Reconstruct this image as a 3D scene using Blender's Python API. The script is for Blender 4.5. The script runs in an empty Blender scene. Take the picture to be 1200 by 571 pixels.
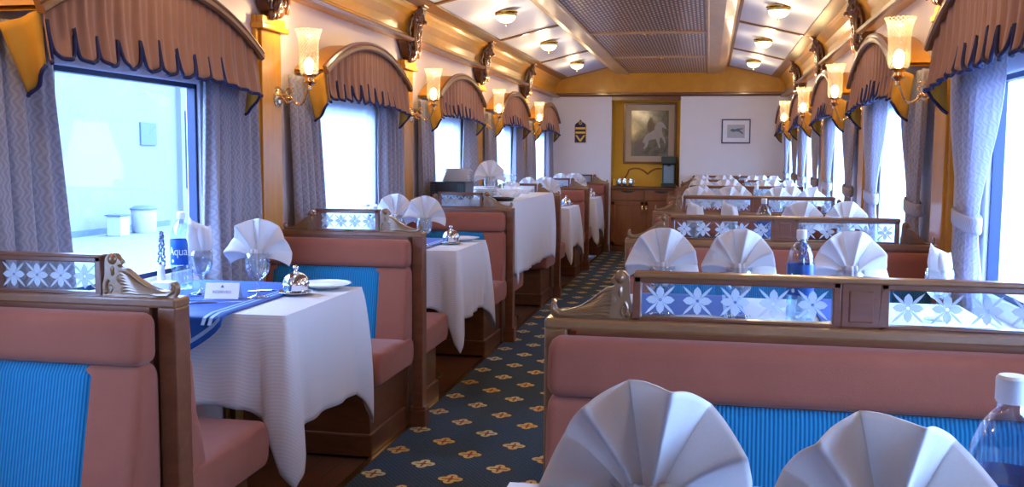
import bpy, math, random
from mathutils import Vector, Matrix
random.seed(7)
PI = math.pi
sc = bpy.context.scene
COL = sc.collection
sin, cos = math.sin, math.cos

# ------------------------------------------------------------------ materials
def nt(name):
    m = bpy.data.materials.new(name); m.use_nodes = True
    t = m.node_tree; t.nodes.clear()
    out = t.nodes.new('ShaderNodeOutputMaterial')
    return m, t, out
class G:
    """small node-graph helper"""
    def __init__(s, t): s.t = t
    def n(s, typ, **kw):
        nd = s.t.nodes.new(typ)
        for k, v in kw.items():
            if k.startswith('_'): setattr(nd, k[1:], v)
        return nd
    def put(s, sock, v):
        if hasattr(v, 'is_output'): s.t.links.new(v, sock)
        elif isinstance(v, (tuple, list)):
            sock.default_value = tuple(v) + ((1,) if len(v) == 3 and sock.type == 'RGBA' else ())
        else: sock.default_value = v
    def m(s, op, a, b=0.0, c=0.0):
        nd = s.n('ShaderNodeMath', _operation=op)
        s.put(nd.inputs[0], a); s.put(nd.inputs[1], b)
        if op in ('MULTIPLY_ADD', 'COMPARE', 'SMOOTH_MIN'): s.put(nd.inputs[2], c)
        return nd.outputs[0]
    def mix(s, f, a, b):
        nd = s.n('ShaderNodeMix', _data_type='RGBA')
        s.put(nd.inputs[0], f); s.put(nd.inputs[6], a); s.put(nd.inputs[7], b)
        return nd.outputs[2]
    def coord(s, scale=(1, 1, 1), kind='Object'):
        tc = s.n('ShaderNodeTexCoord'); mp = s.n('ShaderNodeMapping')
        s.t.links.new(tc.outputs[kind], mp.inputs[0]); mp.inputs['Scale'].default_value = scale
        return mp.outputs[0]
    def sep(s, v):
        nd = s.n('ShaderNodeSeparateXYZ'); s.t.links.new(v, nd.inputs[0]); return nd.outputs
    def noise(s, v, scale=5, detail=3, rough=.5, dist=0):
        nd = s.n('ShaderNodeTexNoise'); s.t.links.new(v, nd.inputs['Vector'])
        nd.inputs['Scale'].default_value = scale; nd.inputs['Detail'].default_value = detail
        nd.inputs['Roughness'].default_value = rough; nd.inputs['Distortion'].default_value = dist
        return nd.outputs[0]
    def ramp(s, f, stops):
        nd = s.n('ShaderNodeValToRGB'); s.put(nd.inputs[0], f)
        e = nd.color_ramp.elements
        while len(e) < len(stops): e.new(.5)
        for el, (p, c) in zip(e, stops): el.position = p; el.color = tuple(c) + (1,)
        return nd.outputs[0]
    def bump(s, h, strength=.3, dist=.01):
        nd = s.n('ShaderNodeBump'); s.put(nd.inputs['Height'], h)
        nd.inputs['Strength'].default_value = strength; nd.inputs['Distance'].default_value = dist
        return nd.outputs[0]
    def bsdf(s, color, rough=.5, metal=0, normal=None, spec=.5, coat=0, sheen=0, trans=0, sss=0, emis=None, es=0):
        b = s.n('ShaderNodeBsdfPrincipled')
        s.put(b.inputs['Base Color'], color); s.put(b.inputs['Roughness'], rough); b.inputs['Metallic'].default_value = metal
        b.inputs['Specular IOR Level'].default_value = spec; b.inputs['Coat Weight'].default_value = coat
        b.inputs['Coat Roughness'].default_value = .12
        b.inputs['Sheen Weight'].default_value = sheen
        b.inputs['Transmission Weight'].default_value = trans
        if normal is not None: s.t.links.new(normal, b.inputs['Normal'])
        if emis: b.inputs['Emission Color'].default_value = tuple(emis) + (1,); b.inputs['Emission Strength'].default_value = es
        return b.outputs[0]
def fin(m, t, out, sh): t.links.new(sh, out.inputs[0]); return m

def plain(name, col, rough=.5, metal=0, nscale=40, var=.08, bump=.0, spec=.5, coat=0, sheen=0):
    m, t, o = nt(name); g = G(t); v = g.coord()
    n = g.noise(v, nscale, 3)
    c = g.mix(n, tuple(x * (1 - var) for x in col), tuple(min(1, x * (1 + var)) for x in col))
    nr = g.bump(n, bump, .004) if bump else None
    return fin(m, t, o, g.bsdf(c, rough, metal, nr, spec, coat, sheen))

def wood(name, c1, c2, scale=(1, 1, 1), rough=.35, coat=.4, rings=9):
    m, t, o = nt(name); g = G(t)
    v = g.coord(scale)
    n = g.noise(v, rings, 5, .6, .8)
    n2 = g.noise(v, rings * 9, 2, .6)
    f = g.m('ADD', g.m('MULTIPLY', n, .75), g.m('MULTIPLY', n2, .25))
    c = g.ramp(f, [(.32, c1), (.68, c2)])
    return fin(m, t, o, g.bsdf(c, rough, 0, g.bump(f, .06, .004), .5, coat))

def M_fabric(name, col, scale=900, ribs=None, sheen=.2, rough=.85, ribcol=None):
    m, t, o = nt(name); g = G(t); v = g.coord()
    n = g.noise(v, 14, 4, .6)
    c = g.mix(n, tuple(x * .86 for x in col), tuple(min(1, x * 1.12) for x in col))
    if ribs:
        x = g.sep(v)[0]
        w = g.m('MULTIPLY_ADD', g.m('SINE', g.m('MULTIPLY', x, 2 * PI / ribs)), .5, .5)
        c = g.mix(w, c, ribcol)
        nr = g.bump(w, .5, .003)
    else:
        nn = g.noise(v, 420, 2)
        nr = g.bump(g.m('ADD', g.m('MULTIPLY', nn, .5), g.m('MULTIPLY', g.noise(v, 9, 3), 1.6)), .3, .006)
    return fin(m, t, o, g.bsdf(c, rough, 0, nr, .25, 0, sheen))

def M_cloth_white():
    m, t, o = nt('white_table_linen'); g = G(t); v = g.coord(); s = g.sep(v)
    # fine woven satin stripes running around the table
    w = g.m('MULTIPLY_ADD', g.m('SINE', g.m('MULTIPLY', g.m('ADD', s[1], g.m('MULTIPLY', s[2], 1.0)), 2 * PI / .012)), .5, .5)
    c = g.mix(w, (.80, .80, .82), (.88, .88, .90))
    b = g.bsdf(c, .7, 0, g.bump(w, .15, .002), .3, 0, .1)
    tr = g.n('ShaderNodeBsdfTranslucent'); tr.inputs[0].default_value = (.8, .8, .8, 1)
    mx = g.n('ShaderNodeMixShader'); mx.inputs[0].default_value = .12
    t.links.new(b, mx.inputs[1]); t.links.new(tr.outputs[0], mx.inputs[2])
    return fin(m, t, o, mx.outputs[0])

def M_napkin():
    m, t, o = nt('napkin_linen'); g = G(t); v = g.coord(); n = g.noise(v, 300, 2)
    b = g.bsdf(g.mix(n, (.80, .79, .80), (.88, .87, .87)), .75, 0, g.bump(n, .12, .002), .25, 0, .1)
    tr = g.n('ShaderNodeBsdfTranslucent'); tr.inputs[0].default_value = (.85, .83, .82, 1)
    mx = g.n('ShaderNodeMixShader'); mx.inputs[0].default_value = .3
    t.links.new(b, mx.inputs[1]); t.links.new(tr.outputs[0], mx.inputs[2])
    return fin(m, t, o, mx.outputs[0])

def M_curtain(name, c1, c2, tl=.25):
    m, t, o = nt(name); g = G(t); v = g.coord(); s = g.sep(v)
    # flame-like woven squiggles: stripes displaced sideways
    y = g.m('ADD', s[1], g.m('MULTIPLY', g.m('SINE', g.m('MULTIPLY', s[2], 2 * PI / .040)), .0045))
    y = g.m('ADD', y, g.m('MULTIPLY', g.noise(v, 28, 2), .012))
    w = g.m('SINE', g.m('MULTIPLY', y, 2 * PI / .013))
    w = g.m('MULTIPLY_ADD', w, .5, .5)
    c = g.mix(w, c1, c2)
    b = g.bsdf(c, .62, 0, g.bump(w, .3, .002), .35, 0, .3)
    tr = g.n('ShaderNodeBsdfTranslucent'); g.put(tr.inputs[0], c)
    mx = g.n('ShaderNodeMixShader'); mx.inputs[0].default_value = tl
    t.links.new(b, mx.inputs[1]); t.links.new(tr.outputs[0], mx.inputs[2])
    return fin(m, t, o, mx.outputs[0])

def M_sheer():
    m, t, o = nt('sheer_voile'); g = G(t); v = g.coord()
    b = g.n('ShaderNodeBsdfDiffuse'); b.inputs[0].default_value = (.9, .9, .92, 1)
    tr = g.n('ShaderNodeBsdfTranslucent'); tr.inputs[0].default_value = (.9, .9, .92, 1)
    tp = g.n('ShaderNodeBsdfTransparent')
    a = g.n('ShaderNodeMixShader'); a.inputs[0].default_value = .6
    t.links.new(b.outputs[0], a.inputs[1]); t.links.new(tr.outputs[0], a.inputs[2])
    c = g.n('ShaderNodeMixShader'); c.inputs[0].default_value = .3
    t.links.new(a.outputs[0], c.inputs[1]); t.links.new(tp.outputs[0], c.inputs[2])
    return fin(m, t, o, c.outputs[0])

def M_glass(name, tint=(1, 1, 1), rough=.02, refl=1.0, base=.04):
    m, t, o = nt(name); g = G(t)
    tp = g.n('ShaderNodeBsdfTransparent'); tp.inputs[0].default_value = tuple(tint) + (1,)
    gl = g.n('ShaderNodeBsdfGlossy'); gl.inputs['Roughness'].default_value = rough
    lw = g.n('ShaderNodeLayerWeight'); lw.inputs[0].default_value = .35
    f = g.m('MULTIPLY_ADD', g.m('POWER', lw.outputs['Facing'], 2.5), .55 * refl, base)
    mx = g.n('ShaderNodeMixShader'); g.put(mx.inputs[0], f)
    t.links.new(tp.outputs[0], mx.inputs[1]); t.links.new(gl.outputs[0], mx.inputs[2])
    return fin(m, t, o, mx.outputs[0])

def M_shade():
    # cut crystal hurricane shade: diamond lattice, slightly milky
    m, t, o = nt('cut_glass_shade'); g = G(t); tc = g.n('ShaderNodeTexCoord'); s = g.sep(tc.outputs['Object'])
    ang = g.m('ARCTAN2', s[1], s[0])
    a = g.m('SINE', g.m('ADD', g.m('MULTIPLY', ang, 10), g.m('MULTIPLY', s[2], 190)))
    b_ = g.m('SINE', g.m('SUBTRACT', g.m('MULTIPLY', ang, 10), g.m('MULTIPLY', s[2], 190)))
    w = g.m('MAXIMUM', g.m('ABSOLUTE', a), g.m('ABSOLUTE', b_))
    w = g.m('SMOOTH_MIN', g.m('POWER', w, 16), 1, .01)
    tp = g.n('ShaderNodeBsdfTransparent'); tp.inputs[0].default_value = (1, .97, .92, 1)
    gl = g.n('ShaderNodeBsdfGlossy'); gl.inputs['Roughness'].default_value = .15
    tl = g.n('ShaderNodeBsdfTranslucent'); tl.inputs[0].default_value = (1, .95, .88, 1)
    df = g.n('ShaderNodeBsdfDiffuse'); df.inputs[0].default_value = (.9, .9, .9, 1)
    m1 = g.n('ShaderNodeMixShader'); m1.inputs[0].default_value = .4
    t.links.new(tl.outputs[0], m1.inputs[1]); t.links.new(df.outputs[0], m1.inputs[2])
    m2 = g.n('ShaderNodeMixShader'); m2.inputs[0].default_value = .62
    t.links.new(m1.outputs[0], m2.inputs[1]); t.links.new(gl.outputs[0], m2.inputs[2])
    m3 = g.n('ShaderNodeMixShader'); g.put(m3.inputs[0], g.m('MULTIPLY_ADD', w, .46, .02))
    t.links.new(tp.outputs[0], m3.inputs[1]); t.links.new(m2.outputs[0], m3.inputs[2])
    return fin(m, t, o, m3.outputs[0])

def M_emit(name, col, st):
    m, t, o = nt(name); g = G(t)
    e = g.n('ShaderNodeEmission'); e.inputs[0].default_value = tuple(col) + (1,); e.inputs[1].default_value = st
    return fin(m, t, o, e.outputs[0])

def M_carpet():
    m, t, o = nt('carpet_wool'); g = G(t); v = g.coord(); s = g.sep(v)
    PX, PY = .310, .317
    tot = None; cen = None; edge = None
    for ox, oy in ((-1.255, 3.562), (-1.100, 3.7205)):
        fx = g.m('SUBTRACT', g.m('FRACT', g.m('ADD', g.m('DIVIDE', g.m('SUBTRACT', s[0], ox), PX), 20.5)), .5)
        fy = g.m('SUBTRACT', g.m('FRACT', g.m('ADD', g.m('DIVIDE', g.m('SUBTRACT', s[1], oy), PY), 20.5)), .5)
        fx = g.m('MULTIPLY', fx, PX); fy = g.m('MULTIPLY', fy, PY * .92)
        d = g.m('SQRT', g.m('ADD', g.m('MULTIPLY', fx, fx), g.m('MULTIPLY', fy, fy)))
        an = g.m('ARCTAN2', fy, fx)
        r = g.m('MULTIPLY_ADD', g.m('COSINE', g.m('MULTIPLY', an, 4)), 0, .030)
        r = g.m('ADD', r, g.m('MULTIPLY', g.m('ABSOLUTE', g.m('COSINE', g.m('MULTIPLY', an, 2))), .019))
        q = g.m('DIVIDE', d, r)
        pet = g.m('LESS_THAN', q, 1.0)
        ed = g.m('LESS_THAN', q, 1.16)
        c0 = g.m('LESS_THAN', d, .011)
        ring = g.m('LESS_THAN', g.m('MINIMUM', g.m('ABSOLUTE', fx), g.m('ABSOLUTE', fy)), .0042)
        ring = g.m('MULTIPLY', ring, g.m('LESS_THAN', d, .034))
        c0 = g.m('MAXIMUM', c0, ring)
        tot = pet if tot is None else g.m('MAXIMUM', tot, pet)
        cen = c0 if cen is None else g.m('MAXIMUM', cen, c0)
        edge = ed if edge is None else g.m('MAXIMUM', edge, ed)
    dx = g.m('SINE', g.m('MULTIPLY', s[0], 2 * PI / .021)); dy = g.m('SINE', g.m('MULTIPLY', s[1], 2 * PI / .026))
    dot = g.m('GREATER_THAN', g.m('MULTIPLY', dx, dy), .45)
    base = g.mix(dot, (.006, .026, .070), (.05, .15, .20))
    base = g.mix(g.m('MULTIPLY', g.noise(v, 3, 2), .5), base, (.02, .06, .09))
    hue = g.noise(v, 2.2, 1)
    petc = g.ramp(hue, [(.40, (.74, .66, .28)), (.60, (.82, .50, .10))])
    c = g.mix(edge, base, (.055, .022, .03))
    c = g.mix(tot, c, petc)
    c = g.mix(cen, c, (.30, .05, .03))
    n = g.noise(v, 500, 2)
    return fin(m, t, o, g.bsdf(c, .95, 0, g.bump(n, .5, .004), .1, 0, .2))

def M_weave():
    m, t, o = nt('cane_weave'); g = G(t); v = g.coord()
    b = g.n('ShaderNodeTexBrick'); cx = g.n('ShaderNodeCombineXYZ'); ss = g.sep(v); g.put(cx.inputs[0], g.m('MULTIPLY', ss[1], .40)); t.links.new(ss[0], cx.inputs[1])
    t.links.new(cx.outputs[0], b.inputs['Vector'])
    b.offset = .5
    b.inputs['Scale'].default_value = 1
    b.inputs['Brick Width'].default_value = .044; b.inputs['Row Height'].default_value = .029
    b.inputs['Mortar Size'].default_value = .0085; b.inputs['Mortar Smooth'].default_value = .3
    b.inputs['Color1'].default_value = (.85, .60, .46, 1); b.inputs['Color2'].default_value = (.66, .42, .30, 1)
    b.inputs['Mortar'].default_value = (.07, .024, .012, 1)
    return fin(m, t, o, g.bsdf(b.outputs[0], .35, 0, g.bump(b.outputs[1], -.8, .01), .5, .2))

def M_plank():
    m, t, o = nt('floor_planks'); g = G(t); v = g.coord((1, 1, 1))
    s = g.sep(v)
    line = g.m('GREATER_THAN', g.m('FRACT', g.m('DIVIDE', s[0], .09)), .96)
    n = g.noise(g.coord((12, 1, 1)), 6, 4)
    c = g.ramp(n, [(.3, (.10, .035, .014)), (.7, (.19, .07, .03))])
    c = g.mix(line, c, (.03, .012, .006))
    return fin(m, t, o, g.bsdf(c, .3, 0, None, .5, .3))

def M_painting():
    m, t, o = nt('painting_ground'); g = G(t); v = g.coord()
    n = g.noise(v, 7, 5, .65, 1.2)
    c = g.ramp(n, [(.35, (.10, .10, .06)), (.5, (.20, .19, .12)), (.65, (.30, .27, .18))])
    return fin(m, t, o, g.bsdf(c, .08, 0, None, .6, .6))

W_GOLD = wood('honey_veneer', (.50, .20, .004), (.64, .29, .008), (1, .35, 1), .42, .15, 5)
W_GOLDV = wood('honey_veneer_upright', (.50, .20, .006), (.66, .30, .012), (3, 3, .4), .3, .3, 5)
W_TRIM = wood('polished_trim', (.16, .060, .018), (.26, .11, .038), (1, .25, 1), .32, .4, 8)
W_MID = wood('walnut_rail', (.15, .046, .018), (.23, .082, .034), (.6, 3, 3), .3, .5, 8)
W_LIGHT = wood('oak_partition', (.22, .095, .032), (.32, .15, .055), (.7, 3, 3), .35, .4, 8)
W_BASE = wood('mahogany_base', (.11, .032, .010), (.18, .060, .020), (1, .8, 3), .35, .4, 7)
W_CAB = wood('cabinet_cherry', (.20, .060, .018), (.30, .10, .032), (3, 3, .5), .3, .5, 6)
W_CARVE = plain('carved_bronze_wood', (.27, .145, .065), .28, .25, 30, .25, .1, .6, .5)
W_CARVED = plain('carved_dark_wood', (.13, .05, .022), .25, .1, 30, .3, .1, .6, .7)
W_PALE = wood('pale_ceiling_moulding', (.46, .27, .13), (.58, .38, .20), (1, .25, 1), .35, .3, 8)
F_TAN = M_fabric('rose_tan_upholstery', (.315, .094, .055))
F_BLUE = M_fabric('ribbed_blue_upholstery', (.004, .11, .27), ribs=.0085, ribcol=(.02, .25, .45), sheen=.1)
F_VAL = M_fabric('valance_rust_fabric', (.40, .195, .115), sheen=.2)
F_FLAP = M_fabric('valance_lamplit_fabric', (.62, .30, .03), sheen=.2)  # valance cloth with the wall lamp's warm light painted in as gold
F_NAVY = plain('navy_braid', (.010, .012, .08), .7, 0, 200, .2, .2)
F_CURT = M_curtain('figured_curtain', (.36, .335, .38), (.47, .445, .50))
F_CURT2 = M_curtain('figured_curtain_pale', (.58, .59, .70), (.74, .76, .86), .42)
F_SHEER = M_sheer()
LINEN = M_cloth_white(); NAPKIN = M_napkin()
RUNNER = M_fabric('blue_runner_cloth', (.012, .085, .38), sheen=.1, rough=.6)
RUNSTRIPE = plain('pale_blue_ribbon', (.30, .50, .80), .5)
BRASS = plain('polished_brass', (.80, .55, .30), .18, 1, 60, .06)
BRASSD = plain('gilt_ring', (.62, .42, .14), .25, 1, 60, .1)
CHROME = plain('silver_plate', (.82, .82, .84), .1, 1, 60, .04)
PANE = M_glass('window_glass', (.93, .97, 1), .01, .35, .02)
GLASS = M_glass('screen_glass', (.86, .95, 1), .01, .5, .05)
CRYST = M_glass('goblet_crystal', (.95, .98, 1), .03, 1.8, .14)
PET = M_glass('bottle_plastic', (.86, .94, 1), .05, 1.0, .12)
SHADE = M_shade()
def M_etch():
    m, t, o = nt('etched_frosting'); g = G(t)
    d = g.bsdf((.80, .88, .96), .5); tl = g.n('ShaderNodeBsdfTranslucent'); tl.inputs[0].default_value = (.8, .9, 1, 1)
    tp = g.n('ShaderNodeBsdfTransparent')
    a = g.n('ShaderNodeMixShader'); a.inputs[0].default_value = .5; t.links.new(d, a.inputs[1]); t.links.new(tl.outputs[0], a.inputs[2])
    c = g.n('ShaderNodeMixShader'); c.inputs[0].default_value = .35; t.links.new(a.outputs[0], c.inputs[1]); t.links.new(tp.outputs[0], c.inputs[2])
    return fin(m, t, o, c.outputs[0])
ETCH = M_etch()
PLASTER = plain('white_wall_paint', (.78, .76, .75), .6, 0, 8, .03)
LINING = plain('cream_wall_lining', (.78, .69, .68), .5, 0, 8, .04)
CPANEL = plain('satin_ceiling_panel', (.74, .80, .95), .42, 0, 3, .03, 0, .4, 0)
WEAVE = M_weave(); CARPET = M_carpet(); PLANK = M_plank()
CASING = plain('white_window_casing', (.82, .80, .86), .4, 0, 10, .03)
FRAMEB = plain('blue_black_gasket', (.012, .03, .10), .4)
PORC = plain('white_porcelain', (.86, .86, .86), .12, 0, 20, .01, 0, .6, .3)
BLACK = plain('black_plastic', (.012, .012, .018), .3)
DGREY = plain('dark_green_plastic', (.02, .05, .05), .3)
LBLUE = plain('pale_blue_plastic', (.22, .40, .55), .3)
LABEL = plain('blue_label', (.01, .10, .42), .35)
WPRINT = plain('white_print', (.88, .90, .95), .5)
CARD = plain('white_card', (.88, .88, .90), .6)
INK = plain('grey_ink', (.12, .14, .22), .6)
YELLOW = plain('ochre_wall_paint', (.80, .46, .03), .5, 0, 5, .05)
GREEN = plain('green_leaf', (.06, .16, .05), .5)
SPRIG = plain('dried_lavender', (.20, .22, .42), .7)
PAINT = M_painting(); PRINTG = plain('grey_print_paper', (.45, .47, .46), .6, 0, 30, .1)
HORSE = plain('painted_pale_grey', (.42, .42, .40), .3, 0, 30, .25)
HORSED = plain('painted_dark_brown', (.16, .12, .08), .3, 0, 30, .25)  # dark brown paint for the rider and the shape left of the horse
MATB = plain('cream_picture_mount', (.62, .52, .38), .7)
MATW = plain('white_picture_mount', (.80, .80, .82), .7)
GOLDP = plain('gold_paint', (.70, .45, .07), .4, .3)
OUTW = plain('station_plaster', (.145, .16, .18), .9, 0, 2, .10)
OUTG = plain('platform_paving', (.13, .155, .19), .9, 0, 3, .10)
OUTB = plain('outdoor_grey_paint', (.06, .09, .15), .7)
CARDO = plain('outdoor_pale_paint', (.27, .29, .31), .8)
BULB = M_emit('lamp_filament_glow', (1, .74, .38), 16)
BOWL = M_emit('lit_glass_bowl', (1, .74, .36), 4.5)
FLORET = plain('white_flower', (.85, .85, .85), .6)

# ------------------------------------------------------------------ mesh builder
class MB:
    def __init__(s): s.v = []; s.f = []
    def add(s, vs, fs):
        b = len(s.v); s.v += [tuple(p) for p in vs]; s.f += [tuple(i + b for i in f) for f in fs]; return s
    def box(s, x0, x1, y0, y1, z0, z1):
        v = [(x0, y0, z0), (x1, y0, z0), (x1, y1, z0), (x0, y1, z0), (x0, y0, z1), (x1, y0, z1), (x1, y1, z1), (x0, y1, z1)]
        return s.add(v, [(3, 2, 1, 0), (4, 5, 6, 7), (0, 1, 5, 4), (1, 2, 6, 5), (2, 3, 7, 6), (3, 0, 4, 7)])
    def prism(s, poly, a0, a1, ax='Y'):
        """poly: 2-D points; extruded along ax. For Y poly=(x,z); X poly=(y,z); Z poly=(x,y)"""
        n = len(poly)
        def P(p, a): return (p[0], a, p[1]) if ax == 'Y' else ((a, p[0], p[1]) if ax == 'X' else (p[0], p[1], a))
        v = [P(p, a0) for p in poly] + [P(p, a1) for p in poly]
        f = [tuple(range(n)), tuple(range(2 * n - 1, n - 1, -1))] + [(i, (i + 1) % n, n + (i + 1) % n, n + i) for i in range(n)]
        return s.add(v, f)
    def lathe(s, prof, c=(0, 0, 0), seg=24, ax='Z', close=False):
        n = len(prof); v = []
        for k in range(seg):
            a = 2 * PI * k / seg
            for r, h in prof:
                if ax == 'Z': v.append((c[0] + r * cos(a), c[1] + r * sin(a), c[2] + h))
                elif ax == 'X': v.append((c[0] + h, c[1] + r * cos(a), c[2] + r * sin(a)))
                else: v.append((c[0] + r * cos(a), c[1] + h, c[2] + r * sin(a)))
        f = []
        for k in range(seg):
            k2 = (k + 1) % seg
            for i in range(n - 1): f.append((k * n + i, k2 * n + i, k2 * n + i + 1, k * n + i + 1))
        return s.add(v, f)
    def tube(s, pts, rad, seg=8, flat=1.0):
        pts = [Vector(p) for p in pts]; n = len(pts)
        if not isinstance(rad, (list, tuple)): rad = [rad] * n
        v = []; prev = None
        for i, p in enumerate(pts):
            d = (pts[min(i + 1, n - 1)] - pts[max(i - 1, 0)]).normalized()
            if prev is None:
                u = d.orthogonal().normalized()
            else:
                u = (prev - d * prev.dot(d)); u = u.normalized() if u.length > 1e-6 else d.orthogonal().normalized()
            prev = u; w = d.cross(u)
            for k in range(seg):
                a = 2 * PI * k / seg; v.append(p + (u * cos(a) + w * sin(a) * flat) * rad[i])
        f = [tuple(range(seg - 1, -1, -1)), tuple(range((n - 1) * seg, n * seg))]
        for i in range(n - 1):
            for k in range(seg): k2 = (k + 1) % seg; f.append((i * seg + k, i * seg + k2, (i + 1) * seg + k2, (i + 1) * seg + k))
        return s.add(v, f)
    def ball(s, c, r, seg=12, rings=8):
        rx, ry, rz = r if isinstance(r, (tuple, list)) else (r, r, r)
        v = []; f = []
        for i in range(rings + 1):
            a = PI * i / rings
            for k in range(seg):
                b = 2 * PI * k / seg; v.append((c[0] + rx * sin(a) * cos(b), c[1] + ry * sin(a) * sin(b), c[2] + rz * cos(a)))
        for i in range(rings):
            for k in range(seg): k2 = (k + 1) % seg; f.append((i * seg + k, (i + 1) * seg + k, (i + 1) * seg + k2, i * seg + k2))
        return s.add(v, f)
    def grid(s, rows, wrap=False):
        n = len(rows[0]); v = [p for r in rows for p in r]; f = []
        for i in range(len(rows) - 1):
            for k in range(n if wrap else n - 1):
                k2 = (k + 1) % n; f.append((i * n + k, i * n + k2, (i + 1) * n + k2, (i + 1) * n + k))
        return s.add(v, f)
    def build(s, name, mat, parent=None, loc=None, smooth=False, bevel=0, solid=0, sub=0, label=None):
        """vertices are in world axes relative to the parent's own origin if parent, else relative to loc"""
        me = bpy.data.meshes.new(name)
        off = Vector((0, 0, 0))
        if parent is not None: off = wloc(parent)
        if loc is not None: off = Vector(loc)
        vs = [tuple(Vector(p) - off) for p in s.v]
        me.from_pydata(vs, [], s.f); me.validate(); me.update()
        import bmesh
        bm = bmesh.new(); bm.from_mesh(me)
        bmesh.ops.remove_doubles(bm, verts=bm.verts, dist=1e-5)
        bmesh.ops.recalc_face_normals(bm, faces=bm.faces); bm.to_mesh(me); bm.free()
        me.materials.append(mat)
        if smooth:
            for p in me.polygons: p.use_smooth = True
            if smooth == 'auto':
                me.set_sharp_from_angle(angle=math.radians(38))
        o = bpy.data.objects.new(name, me); COL.objects.link(o)
        if parent is not None:
            o.parent = parent
            if loc is not None: o.location = off - wloc(parent)
        elif loc is not None: o.location = loc
        if bevel:
            b = o.modifiers.new('bevel', 'BEVEL'); b.width = bevel; b.segments = 2; b.limit_method = 'ANGLE'; b.angle_limit = math.radians(35)
            b.harden_normals = False
        if solid:
            b = o.modifiers.new('solid', 'SOLIDIFY'); b.thickness = solid; b.offset = 0
        if sub:
            b = o.modifiers.new('sub', 'SUBSURF'); b.levels = sub; b.render_levels = sub
        if label: o['label'] = label
        return o
def wloc(o):
    v = Vector((0, 0, 0))
    while o is not None: v = v + Vector(o.location); o = o.parent
    return v
def tag(o, label, cat, group=None):
    o['label'] = label; o['category'] = cat
    if group: o['group'] = group
    return o
def thing(name, label, cat, loc, group=None, rz=0):
    o = bpy.data.objects.new(name, None); COL.objects.link(o); o.location = loc; o.rotation_euler = (0, 0, rz)
    o.empty_display_size = .1
    return tag(o, label, cat, group)
def kids(o): return [c for c in ALLKIDS(o)]
def ALLKIDS(o): return [x for x in bpy.data.objects if x.parent == o]
def dup(root, loc, label, rz=None, group=None):
    r = root.copy(); COL.objects.link(r); r.location = loc; r['label'] = label
    if rz is not None: r.rotation_euler = (0, 0, rz)
    if group: r['group'] = group
    def rec(a, b):
        for ch in ALLKIDS(a):
            c = ch.copy(); COL.objects.link(c); c.parent = b
            c.location = ch.location; rec(ch, c)
    rec(root, r)
    return r
def struct(o): o['kind'] = 'structure'; return o
class Proto:
    """first use places the prototype itself, later uses copy it"""
    def __init__(s, make): s.make = make; s.o = None
    def __call__(s, loc, label, rz=0, group=None):
        if s.o is None:
            s.o = s.make(); s.o.location = loc; s.o.rotation_euler = (0, 0, rz); s.o['label'] = label
            if group: s.o['group'] = group
            return s.o
        return dup(s.o, loc, label, rz, group)

# ------------------------------------------------------------------ layout constants
P = 2.0874                       # bay pitch
YL = [2.175 + P * i for i in range(6)]      # left partitions
YR = [2.115 + P * i for i in range(6)]      # right partitions
YC = [3.19 + P * i for i in range(-1, 5)]   # window centres, first one beside the camera
YP = [2.146 + P * i for i in range(0, 5)]   # pilasters
WL, WR = -2.0, .94               # wall planes
XC = -.53
Y0, Y1 = -1.6, 12.66
ORD = ['nearest', 'second', 'third', 'fourth', 'fifth', 'sixth']

# ------------------------------------------------------------------ shell
struct(MB().box(WL - .1, WR + .1, Y0, 13.3, -.06, -.004).build('floor', PLANK))
cp = MB().box(-1.31, WR, Y0, 13.1, -.0039, .006).build('carpet', CARPET)
tag(cp, 'dark blue wall-to-wall carpet strip with yellow flower motifs in the aisle', 'carpet')
struct(MB().box(-1.335, -1.31, Y0, Y1, -.0039, .009).build('trim_1', BRASSD))
Z0W, Z1W = .735, 1.575; HW = .50
def wall(side, x0, x1):
    b = MB()
    b.box(x0, x1, Y0, 13.2, -.004, Z0W).box(x0, x1, Y0, 13.2, Z1W, 2.40)
    ys = [Y0] + [v for c in YC for v in (c - HW, c + HW)] + [13.2]
    for i in range(0, len(ys), 2): b.box(x0, x1, ys[i], ys[i + 1], Z0W, Z1W)
    return struct(b.build('wall_' + side, LINING))
wall('left', WL - .08, WL); wall('right', WR, WR + .08)
wn = 0
for side, xw, s in (('left', WL, -1), ('right', WR, 1)):
    for i, c in enumerate(YC):
        wn += 1
        e = bpy.data.objects.new('window_%d' % wn, None); COL.objects.link(e); e.location = (xw, c, Z0W); struct(e)
        b = MB(); t = .055
        for (ya, yb, za, zb) in ((c - HW - .02, c - HW + t, Z0W - .02, Z1W + .02), (c + HW - t, c + HW + .02, Z0W - .02, Z1W + .02), (c - HW, c + HW, Z0W - .02, Z0W + t), (c - HW, c + HW, Z1W - t, Z1W + .02)):
            b.box(min(xw - s * .003, xw + s * .06), max(xw - s * .003, xw + s * .06), ya, yb, za, zb)
        b.build('window_frame', CASING, e, bevel=.006)
        b = MB(); u = t; k = .018
        for (ya, yb, za, zb) in ((c - HW + u, c - HW + u + k, Z0W + u, Z1W - u), (c + HW - u - k, c + HW - u, Z0W + u, Z1W - u), (c - HW + u, c + HW - u, Z0W + u, Z0W + u + k), (c - HW + u, c + HW - u, Z1W - u - k, Z1W - u)):
            b.box(min(xw + s * .01, xw + s * .045), max(xw + s * .01, xw + s * .045), ya, yb, za, zb)
        b.build('gasket', FRAMEB, e)
        MB().box(xw + s * .03 - .002, xw + s * .03 + .002, c - HW + u + k * .5, c + HW - u - k * .5, Z0W + u + k * .5, Z1W - u - k * .5).build('pane', PANE, e)
        MB().box(min(xw - s * .05, xw), max(xw - s * .05, xw), c - HW - .03, c + HW + .03, Z0W - .035, Z0W - .005).build('window_sill', CASING, e, bevel=.006)

# ceiling: soffit beams, sloping panels, middle coffer
def mir(poly): return [(2 * XC - x, z) for x, z in poly]
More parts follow.
